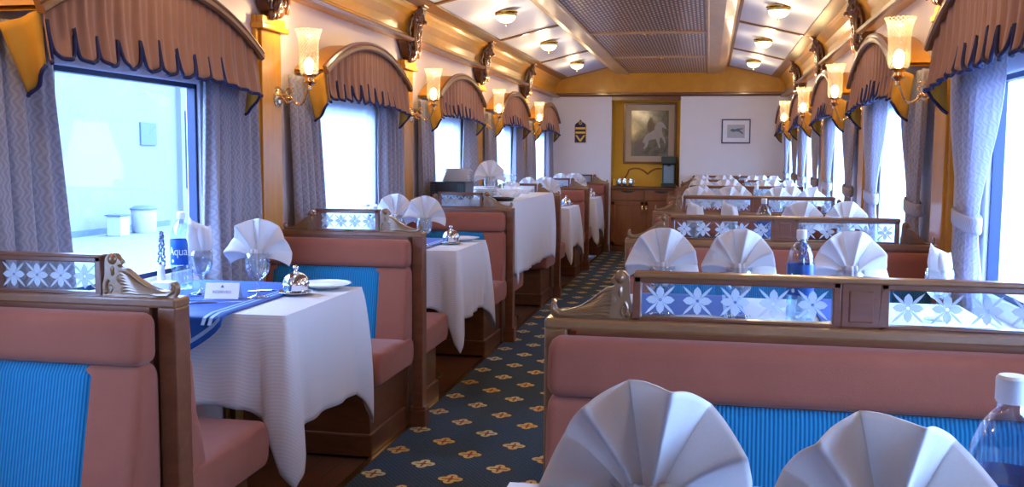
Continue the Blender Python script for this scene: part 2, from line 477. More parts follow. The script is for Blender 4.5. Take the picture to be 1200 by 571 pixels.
# symmetrical about XC; left wall is 1.47 from the middle
beamL = [(-2.0, 1.985), (-1.925, 1.985), (-1.925, 2.005), (-1.945, 2.012), (-1.945, 2.03), (-1.96, 2.04), (-1.955, 2.09), (-1.935, 2.14), (-1.905, 2.175), (-1.885, 2.19), (-1.885, 2.215), (-2.0, 2.24)]
struct(MB().prism(beamL, Y0, Y1).build('trim_2', W_GOLD)); struct(MB().prism(mir(beamL), Y0, Y1).build('trim_3', W_GOLD))
mold = [(-1.925, 1.978), (-1.905, 1.982), (-1.90, 1.998), (-1.915, 2.008), (-1.935, 2.013), (-1.935, 1.978)]
struct(MB().prism(mold, Y0, Y1).build('trim_4', W_TRIM)); struct(MB().prism(mir(mold), Y0, Y1).build('trim_5', W_TRIM))
slopeo = MB(); 
sl = [(-1.99, 2.192), (-1.17, 2.387), (-1.17, 2.41), (-1.99, 2.22)]
b = MB(); b.prism(sl, Y0, Y1).prism(mir(sl), Y0, Y1).box(XC - .75, XC + .75, Y0, Y1, 2.40, 2.43)
struct(b.build('ceiling', CPANEL))
struct(MB().box(WL - .1, WR + .1, Y0, 13.3, 2.44, 2.5).build('roof_slab', W_BASE))
def zs(x): return 2.192 + (x + 1.99) * (.195 / .82)
tn = 6
for mm in (0, 1):
    f = mir if mm else (lambda p: p)
    b = MB()
    for xa, xb in ((-1.90, -1.80), (-1.27, -1.19)):
        b.prism(f([(xa, zs(xa) - .012), (xb, zs(xb) - .012), (xb, zs(xb) + .003), (xa, zs(xa) + .003)]), Y0, Y1)
        for xe in (xa, xb):
            b.prism(f([(xe - .008, zs(xe) - .018), (xe + .008, zs(xe) - .015), (xe + .008, zs(xe)), (xe - .008, zs(xe))]), Y0, Y1)
    for i in range(-1, 6):
        y = 2.17 + P * i + .02
        b.prism(f([(-1.85, zs(-1.85) - .014), (-1.22, zs(-1.22) - .014), (-1.22, zs(-1.22)), (-1.85, zs(-1.85))]), y - .022, y + .022)
    struct(b.build('trim_%d' % tn, W_TRIM)); tn += 1
# coffer
b = MB()
for f in ((lambda p: p), mir):
    b.prism(f([(-1.15, 2.268), (-1.225, 2.30), (-1.255, 2.36), (-1.255, 2.41), (-1.02, 2.41), (-1.02, 2.285), (-1.035, 2.268)]), Y0, Y1)
    b.prism(f([(-1.035, 2.260), (-1.022, 2.260), (-1.012, 2.272), (-1.02, 2.285), (-1.04, 2.272)]), Y0, Y1)
for i in range(-1, 5):
    y = 2.15 + P * i + .04
    b.box(-1.03, 2 * XC + 1.03, y - .035, y + .035, 2.266, 2.30)
struct(b.build('trim_%d' % tn, W_PALE, bevel=.003)); tn += 1
struct(MB().box(-1.03, 2 * XC + 1.03, Y0, Y1, 2.282, 2.30).build('ceiling_lattice', WEAVE)).name = 'ceiling_panel'
# end wall with alcove
AX0, AX1, AZ1 = -1.234, -.365, 1.99; AY = 13.10
b = MB().box(WL, AX0, Y1, Y1 + .06, 0.006, 2.42).box(AX1, WR, Y1, Y1 + .06, 0.006, 2.42).box(AX0, AX1, Y1, Y1 + .06, AZ1, 2.42)
struct(b.build('wall_end', PLASTER))
b = MB().box(AX0 - .06, AX1 + .06, AY, AY + .05, 0, 2.4).box(AX0 - .06, AX0, Y1 + .06, AY, 0, 2.2).box(AX1, AX1 + .06, Y1 + .06, AY, 0, 2.2).box(AX0, AX1, Y1 + .06, AY, AZ1, 2.05)
struct(b.build('wall_alcove', YELLOW))
struct(MB().box(AX0, AX1, Y1 - .004, Y1 + .07, 1.945, AZ1 + .002).build('trim_%d' % tn, W_BASE)); tn += 1
b = MB()
b.add([], [])
b.box(WL, WR, Y1 - .025, Y1 + .001, 2.03, 2.19)
b.prism([(WL, 2.19), (WR, 2.19), (-.53 + .68, 2.40), (-.53 - .68, 2.40)], Y1 - .025, Y1 + .001)
struct(b.build('trim_%d' % tn, W_GOLD)); tn += 1
b = MB().prism([(Y1, 1.99), (Y1 - .03, 1.99), (Y1 - .05, 2.01), (Y1 - .05, 2.03), (Y1, 2.045)], WL + .05, WR - .05, 'X')
struct(b.build('trim_%d' % tn, W_BASE)); tn += 1
struct(MB().box(WL - .08, WR + .08, Y0 - .05, Y0, -.06, 2.5).build('wall_rear', PLASTER))

# pilasters and carved corbels
def pil(s):
    b = MB(); x = WL if s < 0 else WR; d = -s * 1
    for y in YP:
        def bx(dx0, dx1, y0, y1, z0, z1): b.box(min(x + d * dx0, x + d * dx1), max(x + d * dx0, x + d * dx1), y0, y1, z0, z1)
        bx(0, .022, y - .13, y + .13, .006, 1.86)
        bx(0, .035, y - .10, y + .10, .006, 1.80)
        bx(0, .06, y - .14, y + .14, 1.80, 1.825)
        bx(0, .05, y - .12, y + .12, 1.825, 1.86)
    return b
for s in (-1, 1):
    b0 = pil(s)
    struct(b0.build('trim_%d' % tn, W_GOLDV, bevel=.004)); tn += 1

def make_corbel(s):
    """s=+1 projects towards +x"""
    t = thing('carved_corbel', 'x', 'corbel', (0, 0, 0), 'carved corbels under the ceiling beams')
    b = MB()
    out = [(0, 0), (.03, 0), (.06, .012), (.065, .035), (.05, .055), (.075, .09), (.085, .14), (.07, .19), (.085, .225), (.115, .27), (.13, .315), (.12, .345), (0, .345)]
    b.prism([(s * x, z) for x, z in out], -.05, .05)
    for zz, xx, rr in ((.325, .10, .020), (.29, .12, .016), (.235, .075, .022), (.20, .10, .018), (.15, .09, .024), (.105, .085, .020), (.06, .08, .022), (.02, .06, .026)):
        for yy in (-.045, -.018, .018, .045): b.ball((s * (xx - abs(yy) * .25), yy, zz + yy * .25), (rr * .8, rr * .75, rr * 1.15), 8, 6)
    # figure relief: head, mane, legs and drapery
    b.ball((s * .105, 0, .265), (.035, .040, .045)); b.ball((s * .135, 0, .245), (.018, .022, .016))
    b.ball((s * .06, 0, .17), (.04, .052, .07)); b.ball((s * .05, 0, .03), (.035, .06, .03))
    for k in (-1, 1):
        b.tube([(s * .06, k * .045, .30), (s * .09, k * .055, .22), (s * .08, k * .052, .14), (s * .09, k * .045, .07), (s * .07, k * .05, .02)], [.012, .018, .016, .012, .016], 8)
        b.tube([(s * .10, k * .03, .31), (s * .07, k * .055, .27), (s * .05, k * .05, .20), (s * .06, k * .055, .10), (s * .03, k * .05, .05)], [.008, .014, .012, .014, .006], 8)
        for j in range(4): b.ball((s * (.03 + .02 * j), k * .042, .05 + .06 * j), (.018, .014, .024), 8, 6)
    b.build('figure', W_CARVED, t, smooth=True)
    c = MB()
    c.box(min(0, s * .15), max(0, s * .15), -.055, .055, .345, .362)
    c.box(min(0, s * .135), max(0, s * .135), -.045, .045, .33, .346)
    c.build('abacus', W_TRIM, t, bevel=.004)
    for k in (-1, 1):
        d = MB(); pts = [(s * .03, k * (.05 + .06 * (1 - cos(a * .6)) + .0), .0 + .0) for a in (0,)]
        d.prism([(k * .05, .02), (k * .07, .02), (k * .12, .08), (k * .15, .10), (k * .15, .125), (k * .05, .125)], min(0, s * .05), max(0, s * .05), 'X')
        for j in range(3): d.tube([(s * .052, k * (.06 + .028 * j), .03 + .025 * j), (s * .058, k * (.065 + .028 * j), .075 + .012 * j), (s * .05, k * (.06 + .03 * j), .12)], [.006, .010, .006], 6)
        d.build('side_scroll', W_CARVED, t, smooth='auto')
    return t
CL = Proto(lambda: make_corbel(1)); CR = Proto(lambda: make_corbel(-1))
for i, y in enumerate(YP):
    if i == 0: continue
    CL((WL + .012, y, 1.862), 'dark carved figure corbel above the %s wall lamp of the left wall' % ORD[i - 1])
    CR((WR - .012, y, 1.862), 'dark carved figure corbel above the %s wall lamp of the right wall' % ORD[i - 1])

# ------------------------------------------------------------------ lamps
def light(name, loc, energy, col, rad, parent=None):
    l = bpy.data.lights.new(name, 'POINT'); l.energy = energy; l.color = col; l.shadow_soft_size = rad
    o = bpy.data.objects.new(name, l); COL.objects.link(o)
    if parent is not None: o.parent = parent
    o.location = loc
    return o
WARM = (1, .68, .30)
def make_sconce(s):
    t = thing('wall_lamp', 'x', 'wall lamp', (0, 0, 0), 'glass wall lamps between the windows')
    X = .155
    MB().lathe([(0, .022), (.012, .022), (.014, .014), (.03, .012), (.036, .006), (.048, .004), (.05, 0), (0, 0)] if s > 0 else [(0, -.022), (.012, -.022), (.014, -.014), (.03, -.012), (.036, -.006), (.048, -.004), (.05, 0), (0, 0)], (0, 0, 0), 28, 'X').build('backplate', BRASS, t, smooth='auto')
    b = MB()
    n = 22; pts = []
    for i in range(n):
        u = i / (n - 1)
        pts.append((s * (.015 + u * (X - .015)), 0, .018 * sin(u * PI * 2) - .028 * sin(u * PI) ** 2 + (max(0, u - .72) / .28) ** 1.6 * .055))
    b.tube(pts, .0055, 10)
    sp = []
    for i in range(22):
        a = i / 21 * PI * 2.3; r = .026 * (1 - i / 30)
        sp.append((s * (.062 + r * cos(a + 1)), 0, .020 + r * sin(a + 1)))
    b.tube(sp, .0038, 8)
    for u in (.05, .065): b.lathe([(0, 0), (.009, .0), (.011, .005), (.009, .01), (0, .01)], (s * u, 0, -.012), 12)
    b.tube([(s * .018, 0, .004), (s * .045, 0, -.026), (s * .085, 0, -.02)], [.005, .007, .003], 8)
    b.build('arm', BRASS, t, smooth=True)
    MB().lathe([(0, .03), (.008, .03), (.012, .04), (.010, .05), (.028, .062), (.032, .066), (.020, .072), (.018, .086), (.03, .092), (.034, .10), (.0, .10)], (s * X, 0, 0), 24).build('cup', BRASS, t, smooth='auto')
    # glass shade
    pr = [(.026, .095), (.040, .104), (.045, .125), (.045, .20), (.047, .25), (.053, .28), (.063, .305), (.061, .305), (.051, .28), (.0445, .25), (.0425, .20), (.0425, .126), (.038, .107)]
    MB().lathe([(r, h) for r, h in pr], (s * X, 0, 0), 40).build('glass_shade', SHADE, t, loc=(s * X, 0, 0), smooth=True)
    MB().lathe([(0, .10), (.010, .103), (.015, .118), (.021, .136), (.022, .150), (.017, .166), (.008, .176), (0, .178)], (s * X, 0, 0), 16).build('bulb', BULB, t, smooth=True)
    light('glow', (s * X, 0, .345), 3.4, WARM, .02, t)
    return t
SLp = Proto(lambda: make_sconce(1)); SRp = Proto(lambda: make_sconce(-1))
for i, y in enumerate(YP):
    wh = ['beside the camera', 'nearest', 'second', 'third', 'fourth'][i]
    SLp((WL + .035, y + .06 if i else y, 1.508), 'brass wall lamp with cut glass shade, %s on the left wall' % (wh if i else 'out of view'))
    SRp((WR - .035, y + .06 if i else y, 1.508), 'brass wall lamp with cut glass shade, %s on the right wall' % (wh if i else 'out of view'))

def make_ceiling_lamp(s):
    t = thing('ceiling_lamp', 'x', 'ceiling lamp', (0, 0, 0), 'round ceiling lamps on the sloping panels')
    MB().lathe([(0, .0), (.085, .0), (.088, -.008), (.078, -.018), (.082, -.026), (.076, -.034), (.066, -.034), (0, -.02)], (0, 0, 0), 36).build('ring', BRASSD, t, smooth='auto')
    n = 36; rows = []
    for r, h in [(.070, -.030), (.070, -.045), (.062, -.062), (.045, -.076), (.02, -.084), (.001, -.086)]:
        rows.append([((r * (1 + .03 * cos(9 * 2 * PI * k / n))) * cos(2 * PI * k / n), (r * (1 + .03 * cos(9 * 2 * PI * k / n))) * sin(2 * PI * k / n), h) for k in range(n)])
    MB().grid(rows, True).build('glass_bowl', BOWL, t, smooth=True)
    MB().lathe([(0, -.084), (.009, -.085), (.007, -.092), (.010, -.097), (.004, -.106), (0, -.108)], (0, 0, 0), 14).build('finial', BRASS, t, smooth=True)
    light('glow', (s * -.0, 0, -.18), 2.9, (1, .74, .42), .05, t)
    return t
LL = Proto(lambda: make_ceiling_lamp(1)); 
for i, y in enumerate((.95, 3.06, 5.16, 7.25, 9.24, 11.25)):
    for s, x, z, nm in ((-1, -1.50, zs(-1.50), 'left'), (1, .455, zs(2 * XC - .455), 'right')):
        w = ['overhead out of view', 'third before the view', 'second before the view', 'nearest one in view', 'middle one of three', 'farthest one'][i]
        o = LL((x, y, z - .004), 'round glass and brass ceiling lamp on the %s slope, %s' % (nm, w))
        o.rotation_euler = (0, s * .0, 0)
def make_spot():
    t = thing('recessed_downlight', 'x', 'downlight', (0, 0, 0), 'small downlights in the lattice crossbars')
    MB().lathe([(.028, 0), (.030, -.006), (.018, -.010), (.015, -.004)], (0, 0, 0), 20).build('rim', BRASS, t, smooth=True)
    MB().lathe([(0, -.003), (.016, -.005)], (0, 0, 0), 20).build('lens', BOWL, t)
    return t
SP = Proto(make_spot)
for i in (2, 3, 4):
    SP((XC, 2.19 + P * i, 2.266), 'tiny round downlight in the %s crossbar of the woven ceiling panel' % ['nearest', 'middle', 'farthest'][i - 2])

# ------------------------------------------------------------------ valances and curtains
def make_valance(s):
    """s=+1 projects towards +x; local y centred on window"""
    t = thing('arched_pelmet', 'x', 'pelmet', (0, 0, 0), 'arched pelmets over the windows')
    H = .675; D = .16; ZA, ZE = 1.825, 1.655
    rise = ZA - ZE; R = (H * H + rise * rise) / (2 * rise); zc = ZA - R
    def arc(y, dr=0): return zc + math.sqrt(max(0, (R + dr) ** 2 - y * y))
    N = 40
    # moulded wooden arch
    b = MB(); prof = [(0, 0), (.012, -.004), (.020, .004), (.020, .018), (.012, .024), (.016, .032), (.010, .042), (-.006, .042), (-.006, 0)]
    rows = []
    A = math.asin(H / R) * 1.03
    for i in range(N + 1):
        a = -A + 2 * A * i / N
        rows.append([(s * (D + p), (R + q - .012) * sin(a), zc + (R + q - .012) * cos(a)) for p, q in prof])
    b.grid(rows, True)
    b.add(rows[0], [tuple(range(len(prof)))]); b.add(rows[-1], [tuple(range(len(prof)))])
    b.build('arch_moulding', W_TRIM, t, smooth='auto')
    # hood board from wall to arch
    rows = []
    for i in range(N + 1):
        a = -A + 2 * A * i / N
        rows.append([(s * p, (R + q) * sin(a), zc + (R + q) * cos(a)) for p, q in ((0.005, .012), (D + .002, .012), (D + .002, -.004), (.005, -.004))])
    MB().grid(rows, True).build('hood_board', W_GOLD, t, smooth='auto')
    # gathered fabric front with scalloped hem
    NT = 10; tabw = 2 * (H - .13) / NT; rows = []; hem = []
    ny = 540
    def hemz(y):
        ya, yb = -.645, .363
        if y < ya: return 1.497 + .012 * (y + H) / .03
        if y > yb:
            u = (y - yb) / (H - yb)
            return 1.515 - .030 * u + .10 * max(0, 1 - u * 22)
        u = ((y - ya) / ((yb - ya) / 9)) % 1 * 2 - 1
        return 1.515 + .022 * u * u + .085 * abs(u) ** 14
    def xf(y, z):
        g = .007 * sin(y * 62) * min(1, (1.9 - z) * 3) + .004 * sin(y * 131 + 2)
        fl = .022 * max(0, (1.66 - z) / .18) ** 1.5
        return s * (D - .008 + g + fl)
    for j in range(15):
        v = j / 14; r = []
        for i in range(ny + 1):
            y = -H + 2 * H * i / ny
            zt = arc(y, -.008); zb = hemz(y); z = zt + (zb - zt) * v
            r.append((xf(y, z), y, z))
        rows.append(r)
    MB().grid(rows).build('gathered_fabric', F_VAL, t, smooth=True, solid=.003)
    pts = [(xf(-H + 2 * H * i / ny, hemz(-H + 2 * H * i / ny)) + s * .003, -H + 2 * H * i / ny, hemz(-H + 2 * H * i / ny)) for i in range(ny + 1)]
    MB().tube(pts, .0065, 6).build('navy_braid', F_NAVY, t, smooth=True)
    # side returns running back to the wall, gold lamp light in their colour
    for k in (-1, 1):
        rows = []
        for j in range(9):
            v = j / 8; r = []
            for i in range(9):
                u = i / 8
                x = (D - .006) * (1 - u) + .092 * u; y = k * (H + (.09 * u if k < 0 else .05 * u) * (1 - v)) - (.0 if k > 0 else -.02 * v * u)
                zt = ZE - .01 - .05 * u; zb = 1.492 - .085 * u - .012 * sin(u * PI)
                z = zt + (zb - zt) * v
                r.append((s * (x + .012 * v * (1 - u)), y + k * .008 * sin(u * 9), z))
            rows.append(r)
        MB().grid(rows).build('side_return', F_FLAP, t, smooth=True, solid=.003)
        MB().tube([Vector(p) for p in rows[-1]], .0065, 6).build('return_braid', F_NAVY, t, smooth=True)
    return t
VL = Proto(lambda: make_valance(1)); VR = Proto(lambda: make_valance(-1))
for i, c in enumerate(YC):
    w = ['out of view beside the camera', 'nearest', 'second', 'third', 'fourth', 'fifth'][i]
    VL((WL + .002, c - .03, 0), 'arched rust fabric pelmet with navy scallops, %s left window' % w)
    VR((WR - .002, c - .03, 0), 'arched rust fabric pelmet with navy scallops, %s right window' % w)

def curtain_mesh(s, xw, ya, yb, zt, zb, shift=0, tie=None, amp=.018, folds=5, pinch=.4, seed=0, toward=0):
    """hanging folded panel. ya..yb at the top; tie=(z, ycentre, halfwidth) pulls it together"""
    rnd = random.Random(seed); ph = [rnd.uniform(0, 6.28) for _ in range(4)]
    rows = []; nz = 44; ny = folds * 12
    for j in range(nz + 1):
        z = zt + (zb - zt) * j / nz; r = []
        yc = (ya + yb) / 2; hw = (yb - ya) / 2
        v = j / nz
        k = 1.0; cc = yc + shift * v; am = amp * (.6 + .6 * v)
        if tie:
            tz, ty, th = tie
            d = (z - tz)
            w = math.exp(-(d / (.30 if d > 0 else .16)) ** 2)
            hw2 = hw * (1 - w) + th * w
            cc = yc * (1 - w) + ty * w if d > 0 else ty + (yc - ty) * .15 * (1 - w)
            hw2 = hw2 if d > 0 else th * w + (1 - w) * hw * .62
            am = amp * (1 - .55 * w)
            hwz = hw2
        else: hwz = hw * (1 + .10 * v)
        for i in range(ny + 1):
            u = i / ny * 2 - 1
            x = .050 + am * .92 * (sin(u * PI * folds + ph[0] + .5 * sin(v * 3 + ph[1])) + .35 * sin(u * PI * folds * 2.1 + ph[2]))
            r.append((xw - s * x * 1.0, cc + u * hwz, z))
        rows.append(r)
    return MB().grid(rows)
def curtain(s, xw, ya, yb, zt, zb, label, mat=F_CURT, tieband=None, **kw):
    y = (ya + yb) / 2
    t = thing('curtain', label, 'curtain', (xw - s * .06, y, zb), 'patterned curtains at the windows')
    curtain_mesh(s, xw, ya, yb, zt, zb, tie=tieband, **kw).build('drape', mat, t, smooth=True, solid=.003)
    if tieband:
        z, ty, th = tieband; rows = []
        for dz, e in ((-.028, .002), (-.02, .006), (.02, .006), (.028, .002)):
            rows.append([(xw - s * (.050 + (.026 + e) * cos(a)), ty + (th + .008 + e) * sin(a), z + dz + .012 * sin(a)) for a in [2 * PI * k / 28 for k in range(28)]])
        MB().grid(rows, True).build('tieback', mat, t, smooth=True, solid=.003)
    return t
for i, c in enumerate(YC):
    if i == 0: continue
    w = ORD[i - 1]
    curtain(-1, WL, c - .88, c - .54, 1.62, .62, 'grey lavender curtain hanging on the near side of the %s left window' % w, seed=i, amp=.028, folds=4, shift=.07)
    curtain(-1, WL, c + .42, c + .84, 1.62, .62, 'grey lavender curtain hanging on the far side of the %s left window' % w, seed=i + 20, amp=.028, folds=5, shift=.0)
    curtain(1, WR, c - .86, c - .34, 1.62, .70, 'grey curtain gathered by a tieback on the near side of the %s right window' % w, seed=i + 40, folds=5, tieband=(1.03, c - .66, .11))
    curtain(1, WR, c + .10, c + .84, 1.62, .70, 'pale curtain gathered by a tieback on the far side of the %s right window' % w, mat=F_CURT2, seed=i + 60, folds=7, tieband=(1.03, c + .50, .15))
    sh = MB(); rows = []
    if i >= 2:
        for s, xw, nm in ((-1, WL, 'left'), (1, WR, 'right')):
            rows = []
            for j in range(13):
                z = 1.60 - .85 * j / 12
                rows.append([(xw - s * (.010 + .004 * sin(k * 1.9)), c - .46 + .92 * k / 90, z) for k in range(91)])
            o = MB().grid(rows).build('sheer_curtain', F_SHEER, loc=(xw, c, .75), smooth=True)
            tag(o, 'sheer white voile curtain drawn across the %s %s window' % (w, nm), 'curtain', 'sheer curtains')

# ------------------------------------------------------------------ carved bird + partitions
BIRD = [(0, 0), (0, .28), (.02, .36), (.03, .48), (.035, .62), (.035, .76), (.045, .90), (.09, .98), (.14, 1.0), (.19, .96), (.215, .88), (.25, .81), (.262, .75), (.225, .75), (.205, .71), (.23, .67), (.28, .655), (.33, .62), (.40, .53), (.47, .42), (.55, .33), (.62, .25), (.70, .20), (.78, .16), (.86, .14), (.91, .17), (.93, .25), (.92, .32), (.95, .36), (.98, .32), (1.0, .22), (.985, .08), (.95, 0)]
def bird(b, x0, x1, y, z0, h, th=.026):
    L = x1 - x0
    def X(u): return x0 + L * u
    def Z(v): return z0 + h * v
    b.prism([(X(u), Z(v)) for u, v in BIRD], y - th * .38, y + th * .38)
    aL = abs(L)
    b.ball((X(.14), y, Z(.86)), (aL * .075, th * .75, h * .15), 14, 10)
    b.ball((X(.14), y, Z(.58)), (aL * .05, th * .50, h * .20), 12, 8); b.ball((X(.155), y + th * .6, Z(.88)), h * .028, 8, 6); b.ball((X(.155), y - th * .6, Z(.88)), h * .028, 8, 6)
    b.ball((X(.27), y, Z(.40)), (aL * .14, th * .48, h * .22), 16, 10)
    b.tube([(X(.17), y, Z(.84)), (X(.225), y, Z(.79)), (X(.25), y, Z(.73))], [th * .42, th * .3, th * .08], 8)
    for k in (-1, 1):
        yy = y + k * th * .42; yb = y + k * th * .56
        for j in range(7):
            f = j / 6
            p0 = (.24 + .03 * f, .58 - .50 * f); p1 = (.42 + .10 * f, .38 - .30 * f); p2 = (.60 + .28 * f, .22 - .14 * f)
            b.tube([(X(p0[0]), yb - k * th * .05, Z(p0[1])), (X((p0[0] + p1[0]) / 2), yb, Z((p0[1] + p1[1]) / 2 + .03)), (X(p1[0]), yy + k * th * .10, Z(p1[1])), (X(p2[0]), yy - k * th * .02, Z(p2[1]))], [h * .025, h * .048, h * .042, h * .014], 7)
        # breast scroll and curled tail tip
        sp = [(X(.10 + .055 * (1 - i / 18) * cos(i * .5 + 1.8)), yy, Z(.20 + .17 * (1 - i / 18) * sin(i * .5 + 1.8))) for i in range(14)]
        b.tube(sp, [h * .035 * (1 - i / 22) for i in range(14)], 7)
        b.tube([(X(.60), yy, Z(.08)), (X(.75), yy, Z(.06)), (X(.88), yy, Z(.07)), (X(.955), yy, Z(.16)), (X(.955), yy, Z(.28)), (X(.93), yy, Z(.30))], [h * .03, h * .05, h * .055, h * .05, h * .04, h * .02], 7)
    b.ball((X(.05), y, Z(.1)), (aL * .05, th * .6, h * .1), 10, 6)
def star(b, cx, y, cz, r):
    def leaf(ang, L, w, base=.12):
        d = (cos(ang), sin(ang)); n = (-d[1], d[0]); pts = []
        for q, ww in ((base, .15), (.45, 1.0), (.75, .8), (1.0, .0), (.75, -.8), (.45, -1.0), (base, -.15)):
            pts.append((cx + L * q * d[0] + n[0] * w * ww, cz + L * q * d[1] + n[1] * w * ww))
        b.prism(pts, y - .0008, y + .0008)
    for k in range(4):
        leaf(PI / 4 + k * PI / 2, r * 1.30, r * .09)
        leaf(k * PI / 2, r * .90, r * .26)
        leaf(k * PI / 2 + .38, r * .62, r * .06); leaf(k * PI / 2 - .38, r * .62, r * .06)
    for k in range(8): b.ball((cx + .16 * r * cos(k * PI / 4), y, cz + .16 * r * sin(k * PI / 4)), (.05 * r,) * 3, 6, 4)
ZW, ZT = .897, .993
def make_partition(side):
    if side == 'L':
        xa, xb = -1.252, WL + .03; xe = -1.252; fr = [(-1.765, -1.465)]; birds = [(-1.462, -1.262), (-1.768, -1.93)]; x0, x1 = WL + .024, -1.252; label = 'x'
        ns = [4]
    else:
        x0, x1 = -.342, WR - .024; fr = [(-.152, .275), (.352, .763)]; birds = [(-.155, -.335), (.768, .90)]; ns = [5, 5]
    d = 1 if side == 'L' else -1
    end = x1 if side == 'L' else x0
    t = thing('booth_partition', 'x', 'partition', ((x0 + x1) / 2, 0, .006), 'wooden partitions between the booths')
    b = MB(); b.box(x0 + (0 if side == 'L' else .07), x1 - (.07 if side == 'L' else 0), -.034, .034, .006, ZW - .022)
    b.build('panel', W_MID, t)
    # end post with plinth
    b = MB(); e0, e1 = sorted((end, end - d * .05))
    b.box(e0, e1, -.034, .034, .006, ZW - .022)
    p0, p1 = sorted((end + d * .012, end - d * .06))
    b.box(p0, p1, -.0362, .0362, .006, .085).box(min(p0, p1), max(p0, p1) - .0, -.0355, .0355, .085, .1)
    b.build('end_post', W_MID if side == 'L' else W_LIGHT, t, bevel=.005)
    c = MB(); c.box(x0, x1, -.036, .036, ZW - .024, ZW)
    c.build('cap_rail', W_LIGHT if side == 'R' else W_TRIM, t, bevel=.006)
    for (fa, fb), n in zip(fr, ns):
        b = MB(); w = .017; y = .013
        b.box(fa, fb, -y, y, ZT - .016, ZT).box(fa, fb, -y, y, ZW, ZW + .007)
        b.box(fa, fa + w, -y, y, ZW, ZT).box(fb - w, fb, -y, y, ZW, ZT)
        f_ = b.build('glass_frame', W_MID, t, bevel=.003)
        MB().box(fa + w * .6, fb - w * .6, -.002, .002, ZW + .005, ZT - .013).build('pane', GLASS, f_, loc=None)
        b = MB()
        for k in range(n):
            cx = fa + w + (fb - fa - 2 * w) * (k + .5) / n
            star(b, cx, -.0035, (ZW + ZT) / 2 - .004, .034)
        b.build('etched_flowers', ETCH, f_)
    if side == 'R':
        b = MB(); b.box(.275, .352, -.013, .013, ZW, ZT).box(.290, .338, -.016, .016, ZW + .012, ZT - .018)
        b.build('middle_block', W_MID, t, bevel=.003)
        MB().box(-.152, .763, -.019, .019, ZT - .004, ZT + .008).build('top_rail', W_LIGHT, t, bevel=.004)
    else:
        MB().box(-1.768, -1.462, -.019, .019, ZT - .004, ZT + .004).build('top_rail', W_MID, t, bevel=.003)
    for k, (ba, bb) in enumerate(birds):
        b = MB(); bird(b, ba, bb, 0, ZW - .001, (ZT - ZW) * (1.10 if k == 0 else .95)); b.build('carved_bird', W_CARVE, t, smooth='auto')
    return t
PL = Proto(lambda: make_partition('L')); PR = Proto(lambda: make_partition('R'))
for i in range(6):
    PL(((WL + .024 - 1.252) / 2, YL[i], .006), 'wooden booth partition with etched glass and carved bird, %s in the left row' % ORD[i])
    PR(((WR - .024 - .342) / 2, YR[i], .006), 'wooden booth partition with etched glass and carved bird, %s in the right row' % ORD[i])

# ------------------------------------------------------------------ benches
def rr_panel(x0, x1, z0, z1, r, n=5):
    pts = []
    for cx, cz, a0 in ((x1 - r, z1 - r, 0), (x0 + r, z1 - r, 90), (x0 + r, z0 + r, 180), (x1 - r, z0 + r, 270)):
        for k in range(n + 1): a = math.radians(a0 + 90 * k / n); pts.append((cx + r * cos(a), cz + r * sin(a)))
    return pts
def cushion(b, x0, x1, prof, r=.03, steps=5):
    """prof: closed (y,z) outline; swept along x with rounded ends"""
    cy = sum(p[0] for p in prof) / len(prof); cz = sum(p[1] for p in prof) / len(prof)
    stations = []
    for k in range(steps + 1):
        a = PI / 2 * k / steps; stations.append((x0 + r * (1 - sin(a)), r * (1 - cos(a))))
    nn = 8
    mid = [(x0 + r + (x1 - x0 - 2 * r) * k / nn, 0) for k in range(1, nn)]
    # stations run from outer face (inset) to full profile
    L = [(x0 + r * (1 - cos(PI / 2 * k / steps)), r * (1 - sin(PI / 2 * k / steps))) for k in range(steps + 1)]
    Rr = [(x1 - (x - x0), i) for x, i in reversed(L)]
    rows = []
    for x, ins in L + mid + Rr:
        row = []
        for y, z in prof:
            dy, dz = y - cy, z - cz; dd = math.hypot(dy, dz)
            k = max(0.05, 1 - ins / max(dd, .02)); row.append((x, cy + dy * k, cz + dz * k))
        rows.append(row)
    b.grid(rows, True)
    n = len(prof); b.add(rows[0], [tuple(range(n))]); b.add(rows[-1], [tuple(range(n))])
def rprof(pts, r=.03, n=4):
    """round the corners of a closed polygon"""
    out = []; m = len(pts)
    for i in range(m):
        p = Vector(pts[i]); a = Vector(pts[i - 1]); c = Vector(pts[(i + 1) % m])
        d1 = (a - p); d2 = (c - p); rr = min(r, d1.length * .45, d2.length * .45)
        s = p + d1.normalized() * rr; e = p + d2.normalized() * rr
        for k in range(n + 1):
            u = k / n; q = (1 - u) ** 2 * s + 2 * u * (1 - u) * p + u * u * e; out.append((q.x, q.y))
    return out
